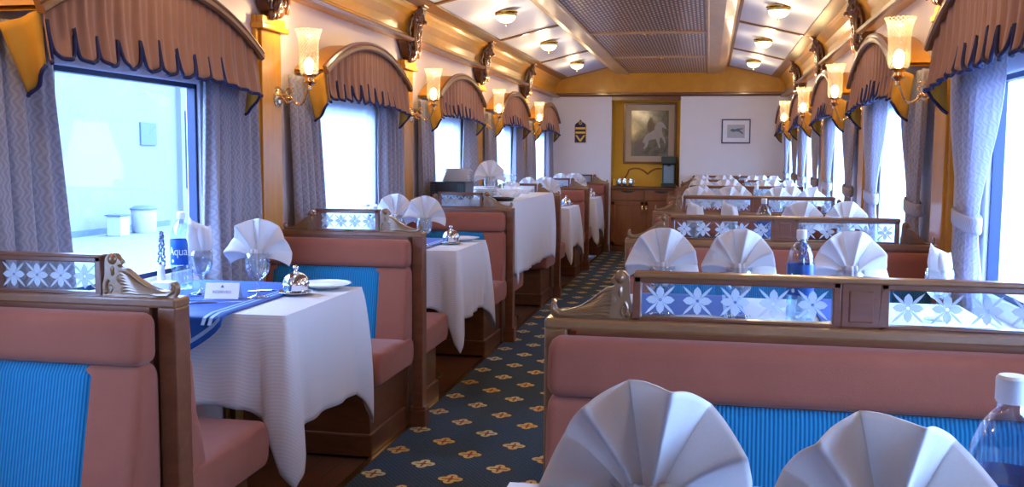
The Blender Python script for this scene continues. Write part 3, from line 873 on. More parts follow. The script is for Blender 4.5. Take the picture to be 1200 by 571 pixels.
def make_bench(side, f):
    """f=-1: sits on the near side of the partition and faces the camera; +1 far side"""
    if side == 'L': x0, x1 = WL + .03, -1.296; xb0, xb1 = WL + .03, -1.34
    else: x0, x1 = -.322, WR - .03; xb0, xb1 = -.28, WR - .03
    t = thing('bench_seat', 'x', 'bench', ((x0 + x1) / 2, 0, .006), 'upholstered booth benches')
    def pf(L): return [(f * a, z) for a, z in L]
    b = MB(); cushion(b, x0, x1, rprof(pf([(.037, .740), (.037, .868), (.115, .868), (.132, .745)]), .035, 5), .026)
    b.build('headrest_roll', F_TAN, t, smooth=True)
    b = MB(); cushion(b, x0, x1, rprof(pf([(.037, .40), (.037, .748), (.112, .748), (.155, .55), (.185, .40)]), .03, 4), .026)
    back = b.build('backrest', F_TAN, t, smooth=True)
    # ribbed centre panel, lying proud of the backrest
    b = MB(); m = .115 if side == 'R' else .13
    xa, xc = x0 + (m if side == 'R' else .04), x1 - (m if side == 'L' else .04)
    rows = []
    for j in range(15):
        z = .742 - (.742 - .41) * j / 14
        # front face y of the backrest at z
        yy = .112 + (.155 - .112) * min(1, max(0, (.748 - z) / .198)) + max(0, (.55 - z) / .15) * .03
        if z > .728: yy -= .012 * ((z - .728) / .014)
        rows.append([(xa + (xc - xa) * k / 20, f * (yy + .004 - (.006 if k in (0, 20) else 0)), z) for k in range(21)])
    b.grid(rows); b.build('ribbed_panel', F_BLUE, back, smooth=True, solid=.004)
    b = MB(); cushion(b, x0, x1 + (.012 if side == 'L' else 0), rprof(pf([(.037, .305), (.037, .425), (.30, .445), (.535, .445), (.56, .40), (.55, .305)]), .05, 6), .035)
    b.build('seat_cushion', F_TAN, t, smooth=True)
    b = MB(); y0, y1 = sorted((f * .037, f * .50)); b.box(xb0, xb1, y0, y1, .0075, .306)
    q0, q1 = sorted((f * .0385, f * .515)); b.box(xb0 + .001, xb1 + .012, q0, q1, .0065, .10) if side == 'L' else b.box(xb0 - .012, xb1 - .001, q0, q1, .0065, .10)
    b.build('plinth_box', W_BASE, t, bevel=.006)
    return t
PB = {(s, f): Proto(lambda s=s, f=f: make_bench(s, f)) for s in 'LR' for f in (-1, 1)}
for i in range(6):
    for s, Y, nm, xc in (('L', YL, 'left', (WL + .03 - 1.296) / 2), ('R', YR, 'right', (WR - .03 - .322) / 2)):
        PB[(s, -1)]((xc, Y[i] - .001, .006), 'rose and blue bench facing the camera, against the %s partition of the %s row' % (ORD[i], nm))
        if i < 5:
            PB[(s, 1)]((xc, Y[i] + .001, .006), 'rose upholstered bench facing away from the camera, behind the %s partition of the %s row' % (ORD[i], nm))

_b = [o for o in bpy.data.objects if o.name.startswith('bench_seat') and o.location.x < -1 and abs(o.location.y - YL[2] - .001) < 1e-3][0]
_b['label'] = 'low rose bench seat under the near end of the tall buffet cloth'
for c in [c for c in ALLKIDS(_b) if c.name.startswith(('backrest', 'headrest'))]:
    for g_ in ALLKIDS(c): bpy.data.objects.remove(g_)
    bpy.data.objects.remove(c)
# ------------------------------------------------------------------ tables
def cloth(x0, x1, y0, y1, zt, drop, corner, wall_side, th=0, flare=.03, wall_drop=True, seed=0, sidedrop=None):
    """tablecloth: flat top + hanging skirt that falls in cones at the free corners"""
    rnd = random.Random(seed)
    b = MB(); r = .012
    per = []  # (x,y,nx,ny,cornerweight)
    def seg(xa, ya, xb, yb, nx, ny, n, ca, cb):
        L = math.hypot(xb - xa, yb - ya)
        for i in range(n):
            u = i / n; da = u * L; db = (1 - u) * L
            w = .87 * max(ca * math.exp(-(da / .085) ** 1.1), cb * math.exp(-(db / .085) ** 1.1))
            per.append((xa + (xb - xa) * u, ya + (yb - ya) * u, nx, ny, w, (da if da < db else -db)))
    L = 1 if wall_side == 'L' else 0
    # go round; free corners are on the aisle side
    ca = [0 if wall_side == 'L' else 1, 1 if wall_side == 'L' else 0]
    seg(x0, y0, x1, y0, 0, -1, 46, ca[0], ca[1])
    for k in range(9):
        a = -PI / 2 + PI / 2 * k / 9; per.append((x1, y0, cos(a), sin(a), ca[1] * (1 - .13 * abs(k - 4.5) / 4.5), 0))
    seg(x1, y0, x1, y1, 1, 0, 46, ca[1], ca[1])
    for k in range(9):
        a = PI / 2 * k / 9; per.append((x1, y1, cos(a), sin(a), ca[1] * (1 - .13 * abs(k - 4.5) / 4.5), 0))
    seg(x1, y1, x0, y1, 0, 1, 46, ca[1], ca[0])
    for k in range(9):
        a = PI / 2 + PI / 2 * k / 9; per.append((x0, y1, cos(a), sin(a), ca[0], 0))
    seg(x0, y1, x0, y0, -1, 0, 46, ca[0], ca[0])
    for k in range(9):
        a = PI + PI / 2 * k / 9; per.append((x0, y0, cos(a), sin(a), ca[0], 0))
    rows = []; nt_ = 18
    for j in range(nt_ + 1):
        v = j / nt_; row = []
        for q, (x, y, nx, ny, w, dd) in enumerate(per):
            d = drop + (corner - drop) * 1.12 * w ** 1.7
            if (nx < -.5 and wall_side == 'L') or (nx > .5 and wall_side == 'R'): d = .06
            elif abs(ny) > .5 and sidedrop is not None and w < .99: d = sidedrop + (corner - sidedrop) * 1.12 * w ** 1.7
            if zt > .9 and abs(ny) > .5: d = min(d, zt - .456)
            fold = .010 * sin(x * 17 + y * 13 + seed) * v ** 1.5 + .006 * sin(x * 41 - y * 37 + seed * 2) * v ** 2
            cone = w * (.075 * v - .05 * v * v)
            crease = -.060 * math.exp(-((abs(dd) - .10) / .032) ** 2) * v * (1 if w > .02 and w < .95 else 0)
            off = flare * v ** .8 * .6 + fold + cone + crease
            # rounded lip
            lip = min(1, v * 14)
            off = max(off, 0) * (1 if v > 0 else 0) + .004 * lip
            z = zt - d * v - (.0 if v > 0 else 0)
            row.append((x + nx * off, y + ny * off, z))
        rows.append(row)
    # inner top ring + top
    n = len(per)
    ring = [(x - nx * .0, y - ny * .0, zt + .0035) for (x, y, nx, ny, w, dd) in per]
    b.grid([ring] + rows, True)
    cx, cy = (x0 + x1) / 2, (y0 + y1) / 2
    b.add(ring + [(cx, cy, zt + .0035)], [(i, (i + 1) % n, n) for i in range(n)])
    return b
TZ = .748
LT = []   # (x0,x1,y0,y1)
def table(x0, x1, y0, y1, zt, label):
    t = thing('dining_table', label, 'table', ((x0 + x1) / 2, (y0 + y1) / 2, 0.006), 'dining tables of the booths')
    MB().box(x0 + .008, x1 - .008, y0 + .008, y1 - .008, zt - .03, zt - .002).build('tabletop', W_BASE, t, bevel=.004)
    xc, yc = (x0 + x1) / 2, (y0 + y1) / 2
    b = MB().lathe([(0, .02), (.04, .02), (.035, .06), (.03, .3), (.035, .64), (.07, zt - .031)], (xc, yc, 0), 20)
    b.build('pedestal', BRASSD, t, smooth='auto')
    MB().lathe([(0, .006), (.17, .006), (.17, .016), (.05, .03), (0, .03)], (xc, yc, 0), 28).build('foot', BRASSD, t, smooth='auto')
    return t
def place_cloth(b, label, x0, x1, y0, y1, zt):
    o = b.build('tablecloth', LINEN, loc=((x0 + x1) / 2, (y0 + y1) / 2, zt), smooth='auto', solid=.0025)
    return tag(o, label, 'tablecloth', 'white tablecloths')
for i in range(5):
    yc = 3.125 + P * i
    if i == 2: continue
    a = (-1.955, -1.262, yc - .34, yc + .34)
    table(*a, TZ, 'cloth covered dining table in the %s booth of the left row' % ORD[i])
    place_cloth(cloth(*a, TZ, .36, .50, 'L', seed=i, sidedrop=.285), 'white tablecloth with drooping corners on the %s table of the left row' % ORD[i], *a, TZ)
# tall buffet between second and third partition bays
a = (-1.86, -1.274, YL[2] + .075, YL[3] - .31)
t = table(*a, .93, 'tall buffet table in the middle of the left row')
place_cloth(cloth(*a, .93, .50, .545, 'L', seed=9, flare=.02, sidedrop=.42), 'long white tablecloth falling over the tall buffet table', *a, .93)
for i in range(6):
    yc = 1.09 + P * i
    a = (-.285, .835, yc - .34, yc + .34)
    if i == 0: w = 'nearest'
    table(*a, TZ, 'cloth covered dining table in the %s booth of the right row' % ORD[i])
    place_cloth(cloth(*a, TZ, .30, .42, 'R', seed=30 + i), 'white tablecloth on the %s table of the right row' % ORD[i], *a, TZ)

# blue runners
def runner(x0, x1, y0, y1, z, label, tri=None):
    t = thing('table_runner', label, 'table runner', ((x0 + x1) / 2, (y0 + y1) / 2, z), 'blue table runners')
    rows = []; N = 24
    def line(x):
        u = (x - x0) / (x1 - x0)
        dn = (.20 if tri is None else .02 + tri * (1 - u) ** .8)
        pts = []
        for k in range(10): v = k / 9; pts.append((x, y0 - .066 - .008 * (1 + sin(x * 30)) * (1 - v), z - dn * (1 - v) - .002))
        for k in range(3): pts.append((x, y0 - .066 + .05 * (k + 1) / 3, z + .008 * (k + 1) / 3))
        for k in range(9): pts.append((x, y0 + (y1 - y0) * k / 8, z + .008))
        for k in range(3): pts.append((x, y1 + .016 + .05 * (k + 1) / 3, z + .008 - .008 * (k + 1) / 3))
        for k in range(8): v = (k + 1) / 8; pts.append((x, y1 + .068, z - .2 * v))
        return pts
    rows = [line(x0 + (x1 - x0) * k / N) for k in range(N + 1)]
    MB().grid(rows).build('cloth', RUNNER, t, smooth=True, solid=.0025)
    # pale ribbon edging on the aisle edge and hem
    b = MB(); w = .012
    for o_ in (.030, .052):
        b.grid([[(p[0] - o_, p[1] - .0022 if p[1] < y0 - .03 else p[1], p[2] + .0022) for p in line(x1)], [(p[0] - o_ - w, p[1] - .0022 if p[1] < y0 - .03 else p[1], p[2] + .0022) for p in line(x1)]])
    low = [(r[0][0], r[0][1] - .0025, r[0][2] + .02) for r in rows]; hi = [(r[0][0], r[0][1] - .0025, r[0][2] + .034) for r in rows]
    b.grid([low, hi])
    b.build('ribbon_edging', RUNSTRIPE, t)
    return t
for i in range(5):
    yc = 3.125 + P * i
    if i == 2: continue
    runner(-1.93, -1.435, yc - .34, yc + .34, TZ, 'bright blue runner with pale ribbon edge on the %s table of the left row' % ORD[i], tri=.27)
for i in range(4):
    yc = 1.09 + P * i
    runner(-.235, .12, yc - .34, yc + .34, TZ, 'blue runner on the aisle half of the %s table of the right row' % ORD[i])
    runner(.34, .50, yc - .34, yc + .34, TZ, 'narrow blue runner towards the window on the %s table of the right row' % ORD[i])

# ------------------------------------------------------------------ tableware
def make_goblet():
    t = thing('water_goblet', 'x', 'glass', (0, 0, 0), 'water goblets')
    gb = MB().lathe([(0, .003), (.030, .001), (.033, .002), (.030, .005), (.008, .010), (.0045, .02), (.0045, .045), (.007, .05), (.0045, .055), (.006, .062), (.018, .070), (.029, .085), (.0335, .105), (.034, .13), (.032, .155), (.0305, .155), (.032, .13), (.0315, .105), (.027, .087), (.016, .074), (0, .069)], (0, 0, 0), 28); gb.v = [(x * 1.22, y * 1.22, z) for x, y, z in gb.v]; gb.build('bowl_and_stem', CRYST, t, smooth=True)
    return t
GOB = Proto(make_goblet)
def make_napkin(seed=0):
    rnd = random.Random(seed)
    me_b = MB(); C0 = .073; R = .112; NP = 4.5
    th0, th1 = math.radians(-12), math.radians(192); nt_ = 144
    rows = []
    nr = 14
    for j in range(nr + 1):
        q = j / nr; r = .010 + (R - .010) * q; row = []
        for i in range(nt_ + 1):
            u = i / nt_; th = th0 + (th1 - th0) * u
            ph = u * NP * 2 * PI + PI * 1.5 + .25 * sin(u * 7)
            tri = 2 / PI * math.asin(.985 * sin(ph)); w = .8 * tri + .2 * tri ** 3 + .10 * sin(ph * 2 + 1) * q
            amp = (.0045 + .044 * q ** 1.2) * (1 - .35 * abs(cos(th))) 
            rr = r * (1 - .035 * q * w)
            side = abs(cos(th))
            y = amp * w + .018 * q * q * side
            droop = .026 * q * q * side ** 3
            row.append((rr * cos(th), y, C0 + rr * sin(th) - droop - .026 * (1 - q) ** 2 + .004))
        rows.append(row)
    me_b.grid(rows)
    # gathered stem in the glass
    rows = []
    for j in range(10):
        q = j / 9; z = C0 + .012 - .078 * q; row = []
        rad = .017 - .007 * q + .006 * sin(q * 3)
        for k in range(49):
            a = 2 * PI * k / 48; rr = rad * (1 + .28 * cos(a * 8)); row.append((rr * cos(a), rr * .9 * sin(a), z))
        rows.append(row)
    me_b.grid(rows)
    return me_b.build('fan_napkin', NAPKIN, loc=(0, 0, 0), smooth=True, solid=.0028)
NAP0 = make_napkin(); NAP_used = [False]
def napkin(loc, rz, label, sc_=1.0):
    if not NAP_used[0]: o = NAP0; NAP_used[0] = True
    else: o = NAP0.copy(); COL.objects.link(o)
    o.location = loc; o.rotation_euler = (0, 0, rz); o.scale = (sc_,) * 3
    return tag(o, label, 'napkin', 'fan folded napkins')
def make_upright():
    b = MB(); rows = []
    for j in range(15):
        q = j / 14; row = []
        hw = .014 + .036 * min(1, q * 1.5) ** .8 - .012 * max(0, q - .6) / .4
        th = .010 + .014 * sin(q * PI * .8)
        for k in range(49):
            a = 2 * PI * k / 48; x = hw * cos(a); y = th * sin(a) * (1 + .25 * cos(a * 5)) + .006 * sin(q * 6 + cos(a) * 2)
            z = -.005 + .168 * q + (.016 * q * q) * (-cos(a)) + .010 * q * max(0, cos(a * 2)) 
            row.append((x, y, z))
        rows.append(row)
    b.grid(rows)
    # wrapped outer flap
    rows = [[(-.044 + .088 * k / 12 * (1 - .35 * q), -.022 - .006 * sin(k / 12 * PI) + .006 * q, .035 + .115 * q + .02 * (1 - k / 12)) for k in range(13)] for q in [j / 8 for j in range(9)]]
    b.grid(rows)
    return tag(b.build('cone_napkin', NAPKIN, smooth=True, solid=.0028), 'x', 'napkin', 'upright folded napkins')
UPN = Proto(make_upright)
def upright(x, y, rz, desc, z=TZ + .0095, sc_=1):
    GOB((x, y, z), 'stemmed water glass, ' + desc)
    o = UPN((x, y, z + .082), 'white napkin folded into a tall cone, ' + desc, rz); o.scale = (sc_ * .9, sc_, sc_)
def setting(x, y, rz, desc, z=TZ + .0095, sc_=1.0, dz=0):
    GOB((x, y, z), 'stemmed water glass, ' + desc)
    napkin((x, y, z + .082 + dz), rz, 'white fan folded napkin, ' + desc, sc_)

def text_mesh(txt, size):
    cu = bpy.data.curves.new('t', 'FONT'); cu.body = txt; cu.size = size; cu.align_x = 'CENTER'; cu.align_y = 'CENTER'; cu.resolution_u = 3
    o = bpy.data.objects.new('t', cu); COL.objects.link(o); bpy.context.view_layer.update()
    dg = bpy.context.evaluated_depsgraph_get(); me = bpy.data.meshes.new_from_object(o.evaluated_get(dg))
    v = [tuple(p.co) for p in me.vertices]; f = [tuple(p.vertices) for p in me.polygons]
    bpy.data.objects.remove(o); bpy.data.curves.remove(cu); bpy.data.meshes.remove(me)
    return v, f
def make_bottle():
    t = thing('water_bottle', 'x', 'bottle', (0, 0, 0), 'clear water bottles')
    MB().lathe([(0, .006), (.02, .003), (.034, .003), (.038, .012), (.038, .05), (.036, .055), (.038, .06), (.038, .13), (.036, .135), (.038, .142), (.0385, .165), (.0375, .19), (.034, .21), (.027, .228), (.018, .241), (.0125, .247), (.0125, .258)], (0, 0, 0), 32).build('body', PET, t, smooth=True)
    MB().lathe([(0, .280), (.012, .280), (.0145, .277), (.0145, .256), (.013, .253), (0, .253)], (0, 0, 0), 24).build('cap', WPRINT, t, smooth='auto')
    lb = MB().lathe([(.0388, .092), (.0393, .093), (.0393, .180), (.0388, .181)], (0, 0, 0), 36).build('label', LABEL, t, smooth='auto')
    v, f = text_mesh('Aqua', .034); R = .0398
    vs = []
    for x, y, z in v:
        a = -PI / 2 + x / R; vs.append((R * cos(a), R * sin(a), .140 + y * 1.25))
    b = MB(); b.add(vs, f)
    for a0 in (-.5,):
        ring = [(R * cos(-PI / 2 + a0 + .13 * cos(k * PI / 8) * 1.0), R * sin(-PI / 2 + a0 + .13 * cos(k * PI / 8)), .106 + .006 * sin(k * PI / 8)) for k in range(16)]
        b.add(ring, [tuple(range(16))])
    b.build('lettering', WPRINT, lb)
    MB().lathe([(0, .02), (.035, .02), (.0365, .05), (.0365, .17), (.0, .17)], (0, 0, 0), 24).build('water', PET, t, smooth='auto')
    return t
BOT = Proto(make_bottle)
def make_cloche():
    t = thing('silver_butter_dish', 'x', 'dish', (0, 0, 0), 'silver domed dishes')
    MB().lathe([(0, .004), (.030, .003), (.038, .006), (.044, .012), (.046, .034), (.049, .036), (.047, .038), (.043, .036), (0, .036)], (0, 0, 0), 32).build('bowl', CHROME, t, smooth='auto')
    MB().lathe([(.046, .038), (.045, .046), (.040, .058), (.028, .070), (.012, .076), (.006, .078), (.005, .084), (.010, .088), (.011, .094), (.006, .100), (0, .101)], (0, 0, 0), 32).build('lid', CHROME, t, smooth=True)
    MB().lathe([(0, .001), (.045, .001), (.062, .007), (.061, .009), (.045, .004), (0, .004)], (0, 0, 0), 32).build('saucer', CHROME, t, smooth=True)
    return t
CLO = Proto(make_cloche)
def make_plate():
    o = MB().lathe([(0, .003), (.05, .003), (.055, .001), (.060, .004), (.085, .012), (.098, .016), (.098, .018), (.085, .015), (.060, .007), (0, .006)], (0, 0, 0), 40).build('dinner_plate', PORC, smooth=True)
    return tag(o, 'x', 'plate', 'white plates')
PLA = Proto(make_plate)
def make_knife():
    b = MB(); b.tube([(0, -.10, .003), (0, -.05, .004), (0, .0, .003)], [.004, .005, .0035], 8, .6)
    b.prism([(-.004, 0), (.004, 0), (.006, .03), (.005, .08), (.0, .105), (-.003, .08)], .002, .0035, 'Z')
    return tag(b.build('table_knife', CHROME, smooth='auto'), 'x', 'knife', 'table knives')
def make_fork():
    b = MB(); b.tube([(0, -.10, .003), (0, -.05, .004), (0, .03, .003), (0, .055, .004)], [.004, .0045, .002, .003], 8, .6)
    b.prism([(-.003, .045), (.003, .045), (.010, .062), (.010, .068), (-.010, .068), (-.010, .062)], .003, .0045, 'Z')
    for k in range(4): x = -.0085 + .0057 * k; b.box(x - .0013, x + .0013, .066, .095, .003, .0045)
    return tag(b.build('table_fork', CHROME, smooth='auto'), 'x', 'fork', 'table forks')
KN = Proto(make_knife); FK = Proto(make_fork)
def make_vase():
    t = thing('bud_vase', 'x', 'vase', (0, 0, 0), 'white bud vases')
    MB().lathe([(0, .002), (.018, .002), (.02, .01), (.014, .05), (.012, .085), (.016, .10), (.014, .10), (.010, .085), (.012, .05), (0, .01)], (0, 0, 0), 20).build('body', PORC, t, smooth=True)
    return t
VAS = Proto(make_vase)
def sprig(loc, label, kind=0, h=.15):
    rnd = random.Random(int(loc[1] * 100))
    t = thing('flower_sprig', label, 'flower', loc, 'flower sprigs on the tables')
    b = MB(); fl = MB(); x, y, z = loc
    for s_ in range(2 if kind == 0 else 3):
        dx, dy = rnd.uniform(-.012, .012) * (1 + kind * 2), rnd.uniform(-.012, .012) * (1 + kind)
        hh = h * rnd.uniform(.75, 1)
        b.tube([(x, y, z), (x + dx * .4, y + dy * .4, z + hh * .5), (x + dx, y + dy, z + hh)], .0015, 5)
        if kind == 0:
            for k in range(34):
                u = .25 + .75 * k / 34; a = k * 2.4; r = .010 * (1.1 - u) + .004
                fl.ball((x + dx * u + r * cos(a), y + dy * u + r * sin(a), z + hh * u), (.0042, .0042, .005), 6, 4)
        else:
            for k in range(7):
                a = k * 2 * PI / 7; fl.ball((x + dx + .011 * cos(a), y + dy + .011 * sin(a), z + hh), (.010, .010, .007), 8, 5)
            fl.ball((x + dx, y + dy, z + hh + .004), .010, 8, 5)
            b.ball((x + dx * .7 + .01, y + dy * .7, z + hh * .6), (.012, .004, .006), 6, 4)
    b.build('stem', GREEN, t); fl.build('blossoms', SPRIG if kind == 0 else FLORET, t, smooth=True)
    return t
def make_card():
    t = thing('reserved_card', 'x', 'card', (0, 0, 0), 'tent cards')
    b = MB(); w, d, h = .058, .022, .052
    b.prism([(-d, 0), (0, h), (0, h - .0012), (-d + .001, 0)], -w, w, 'X'); b.prism([(d, 0), (0, h), (0, h - .0012), (d - .001, 0)], -w, w, 'X')
    b.build('folded_card', CARD, t)
    v, f = text_mesh('RESERVED', .014); k = math.hypot(d, h)
    vs = [(x, -d * (1 - (.42 + y / k)) - .0006, h * (.42 + y / k)) for x, y, z in v]
    c = MB(); c.add(vs, f)
    c.add([(-.006, -d * .30 - .0006, h * .70), (.006, -d * .30 - .0006, h * .70), (.0, -d * .12 - .0006, h * .88)], [(0, 1, 2)])
    c.build('lettering', INK, t)
    return t
CRD = Proto(make_card)
ZT_ = TZ + .0095
def low(x, y, desc, rz=0):
    PLA((x, y, ZT_ + .001), 'white dinner plate, ' + desc)
    KN((x + .125, y, ZT_ + .002), 'silver knife, ' + desc, rz); FK((x - .125, y, ZT_ + .002), 'silver fork, ' + desc, rz)

# --- left row, nearest table
n0 = 'on the nearest left table'
setting(-1.495, 3.085, .15, 'nearest the aisle ' + n0)
upright(-1.725, 3.12, .5, 'beside the water bottle ' + n0)
CLO((-1.412, 3.21, ZT_), 'silver domed butter dish ' + n0)
PLA((-1.375, 3.385, ZT_), 'white plate near the far aisle corner ' + n0)
BOT((-1.845, 3.205, ZT_ + .001), 'clear water bottle with blue label ' + n0, .15)
VAS((-1.873, 3.115, ZT_ + .001), 'slim white bud vase by the window ' + n0)
sprig((-1.873, 3.115, ZT_ + .06), 'lavender coloured flower spike in the vase ' + n0, 0, .20)
CRD((-1.60, 3.04, ZT_ + .002), 'white tent card printed in grey ' + n0, .15)
sg = MB().box(-1.855, -1.785, 3.02, 3.07, ZT_ + .002, ZT_ + .052).build('sugar_caddy', PORC, loc=(-1.82, 3.05, ZT_ + .002), bevel=.004)
tag(sg, 'white porcelain sachet holder in front of the bottle ' + n0, 'holder')
KN((-1.56, 2.92, ZT_ + .003), 'silver knife lying nearest the edge ' + n0, -1.0); FK((-1.68, 2.93, ZT_ + .003), 'silver fork lying on the blue runner ' + n0, -1.1)
KN((-1.50, 3.24, ZT_ + .003), 'silver knife beside the silver dish ' + n0, -.9); FK((-1.70, 3.02, ZT_ + .003), 'silver fork near the window ' + n0, -1.2)
# --- left second table
n1 = 'on the second left table'
setting(-1.475, 5.02, .1, 'nearest the aisle ' + n1)
setting(-1.70, 5.21, .3, 'towards the window ' + n1)
CLO((-1.385, 5.23, ZT_), 'silver domed butter dish ' + n1)
PLA((-1.375, 5.45, ZT_), 'white plate ' + n1)
VAS((-1.86, 5.28, ZT_ + .001), 'slim white bud vase ' + n1)
sprig((-1.86, 5.28, ZT_ + .06), 'white rose spray in the vase ' + n1, 1, .15)
KN((-1.50, 4.90, ZT_ + .003), 'silver knife ' + n1, -.9); FK((-1.56, 4.92, ZT_ + .003), 'silver fork ' + n1, -.9)
CRD((-1.62, 4.96, ZT_ + .002), 'white tent card printed in grey ' + n1, .15)
for i in (3, 4):
    yc = 3.125 + P * i; d = 'on the %s left table' % ORD[i]
    setting(-1.50, yc - .05, .1, 'nearest the aisle ' + d); setting(-1.72, yc + .05, .3, 'towards the window ' + d)
    setting(-1.60, yc + .24, .2, 'far side ' + d)
    CLO((-1.34, yc + .0, ZT_), 'silver domed butter dish ' + d); PLA((-1.40, yc + .22, ZT_), 'white plate ' + d)
    VAS((-1.88, yc + .1, ZT_), 'slim white bud vase ' + d)
# --- buffet
BZ = .9355
nb = 'on the tall buffet table'
t = thing('black_warming_cabinet', 'black rectangular appliance by the window ' + nb, 'appliance', (-1.74, 6.62, BZ), None)
MB().box(-1.87, -1.62, 6.50, 6.74, BZ + .004, BZ + .125).build('housing', BLACK, t, bevel=.006)
b = MB()
for k in range(6): b.box(-1.862, -1.832, 6.493, 6.501, BZ + .02 + .016 * k, BZ + .026 + .016 * k)
b.build('vent_grille', OUTB, t)
MB().box(-1.675, -1.635, 6.493, 6.501, BZ + .02, BZ + .11).build('control_strip', DGREY, t)
t = thing('serving_tray', 'shallow black tray at the near aisle corner ' + nb, 'tray', (-1.37, 6.52, BZ), None)
b = MB().lathe([(0, .004), (.10, .004), (.115, .022), (.118, .022), (.103, .001), (0, .001)], (-1.40, 6.52, BZ), 32); b.build('dish', BLACK, t, smooth='auto')
def make_bowl():
    o = MB().lathe([(0, .004), (.025, .002), (.03, .006), (.055, .03), (.07, .055), (.068, .055), (.052, .032), (.028, .010), (0, .008)], (0, 0, 0), 28).build('serving_bowl', PORC, smooth=True)
    return tag(o, 'x', 'bowl', 'white bowls on the buffet')
BW = Proto(make_bowl)
for j, (x, y) in enumerate(((-1.40, 6.86), (-1.40, 7.10), (-1.58, 7.30), (-1.44, 7.75))):
    BW((x, y, BZ), 'white bowl, %s from the near end ' % ORD[j] + nb)
def make_stack():
    o = MB(); 
    for k in range(6): o.lathe([(0, .003), (.055, .001), (.085, .010), (.085, .012), (0, .006)], (0, 0, .008 * k), 28)
    return tag(o.build('side_plate', PORC, smooth=True), 'x', 'plates', 'plates on the buffet')
for j, (x, y) in enumerate(((-1.62, 7.10), (-1.72, 7.55))):
    for k in range(5):
        PLA((x, y, BZ + .001 + .0105 * k), 'white plate, %s from the bottom of the %s pile ' % (ORD[k], ['near', 'far'][j]) + nb)
def folded(x, y, z, rz, label):
    b = MB()
    for k in range(3): b.box(-.09 + .004 * k, .09 - .006 * k, -.055, .055 - .004 * k, .006 * k, .006 * k + .0045)
    o = b.build('folded_napkin', NAPKIN, bevel=.002); o.location = (x, y, z); o.rotation_euler = (0, 0, rz)
    return tag(o, label, 'napkin', 'folded napkins on the black appliance')
for k in range(5):
    folded(-1.715 + .004 * k, 6.62, BZ + .127 + .0175 * k, .1 * k, 'folded white napkin, %s from the bottom of the pile on the black appliance' % ORD[k])
setting(-1.54, 6.90, .3, 'beside the black appliance ' + nb, BZ)
GOB((-1.50, 7.50, BZ), 'water goblet standing empty, middle ' + nb); GOB((-1.66, 7.85, BZ), 'water goblet standing empty, far window side ' + nb)
t = thing('bread_box', 'white lidded box at the far end ' + nb, 'box', (-1.45, 8.02, BZ), None)
t.location = (-1.60, 8.12, BZ)
MB().box(-1.68, -1.56, 8.06, 8.18, BZ + .002, BZ + .05).build('box', CARD, t, bevel=.003)
rows = [[(-1.62 + .068 * cos(a) * c_, 8.12 + .068 * sin(a) * c_, BZ + .052 + .04 * s_) for a in [2 * PI * k / 24 for k in range(24)]] for c_, s_ in ((1, 0), (.92, .4), (.7, .75), (.35, .96), (.01, 1))]
MB().grid(rows, True).build('domed_lid', PORC, t, smooth=True)

# --- right row
m0 = 'on the nearest right table'
setting(-.054, 1.0, .02, 'aisle side ' + m0, dz=-.012); setting(.170, .935, -.03, 'window side of the first fan ' + m0, dz=-.016)
BOT((.295, 1.02, ZT_ + .001), 'clear water bottle with blue label ' + m0, -.2)
m1 = 'on the second right table'
setting(-.133, 3.04, .05, 'aisle side ' + m1); setting(.098, 3.06, -.05, 'second from the aisle ' + m1)
setting(.425, 3.07, .0, 'third from the aisle ' + m1); upright(.69, 3.14, -.2, 'by the window ' + m1, sc_=.8)
BOT((.268, 2.94, ZT_ + .001), 'clear water bottle with blue label ' + m1, -.1)
VAS((.30, 3.20, ZT_ + .001), 'slim white bud vase ' + m1); sprig((.30, 3.20, ZT_ + .05), 'lavender coloured flower spike in the vase ' + m1, 0, .26)
low(-.02, 2.86, 'nearest the aisle ' + m1, .1); low(.40, 2.85, 'towards the window ' + m1, -.1)
for q in range(3):
    FK((.27 + .03 * q, 2.84 + .01 * q, ZT_ + .003), 'silver fork, %s from the aisle in a fan ' % ['first', 'second', 'third'][q] + m1, 1.2)
m2 = 'on the third right table'
upright(-.062, 5.08, 0, 'aisle side ' + m2); upright(.11, 5.10, .1, 'second from the aisle ' + m2)
setting(.455, 5.02, 0, 'third from the aisle ' + m2); setting(.675, 5.10, 0, 'by the window ' + m2)
BOT((.275, 5.05, ZT_ + .001), 'clear water bottle with blue label ' + m2, -.1)
low(.02, 4.93, 'nearest the aisle ' + m2, .1)
VAS((.33, 5.25, ZT_ + .001), 'slim white bud vase ' + m2)
for i in (3, 4, 5):
    yc = 1.09 + P * i; d = 'on the %s right table' % ORD[i]
    for k, x in enumerate((-.09, .14, .49, .73)):
        setting(x, yc - .10 + .03 * k, .1 * k, ['aisle side', 'second from the aisle', 'third from the aisle', 'by the window'][k] + ' ' + d)
    for k, x in enumerate((-.05, .22, .60)):
        setting(x, yc + .20, .2 - .1 * k, ['far side near the aisle', 'far side middle', 'far side near the window'][k] + ' ' + d)
    BOT((.34, yc - .06, ZT_ + .001), 'clear water bottle with blue label ' + d, -.1)

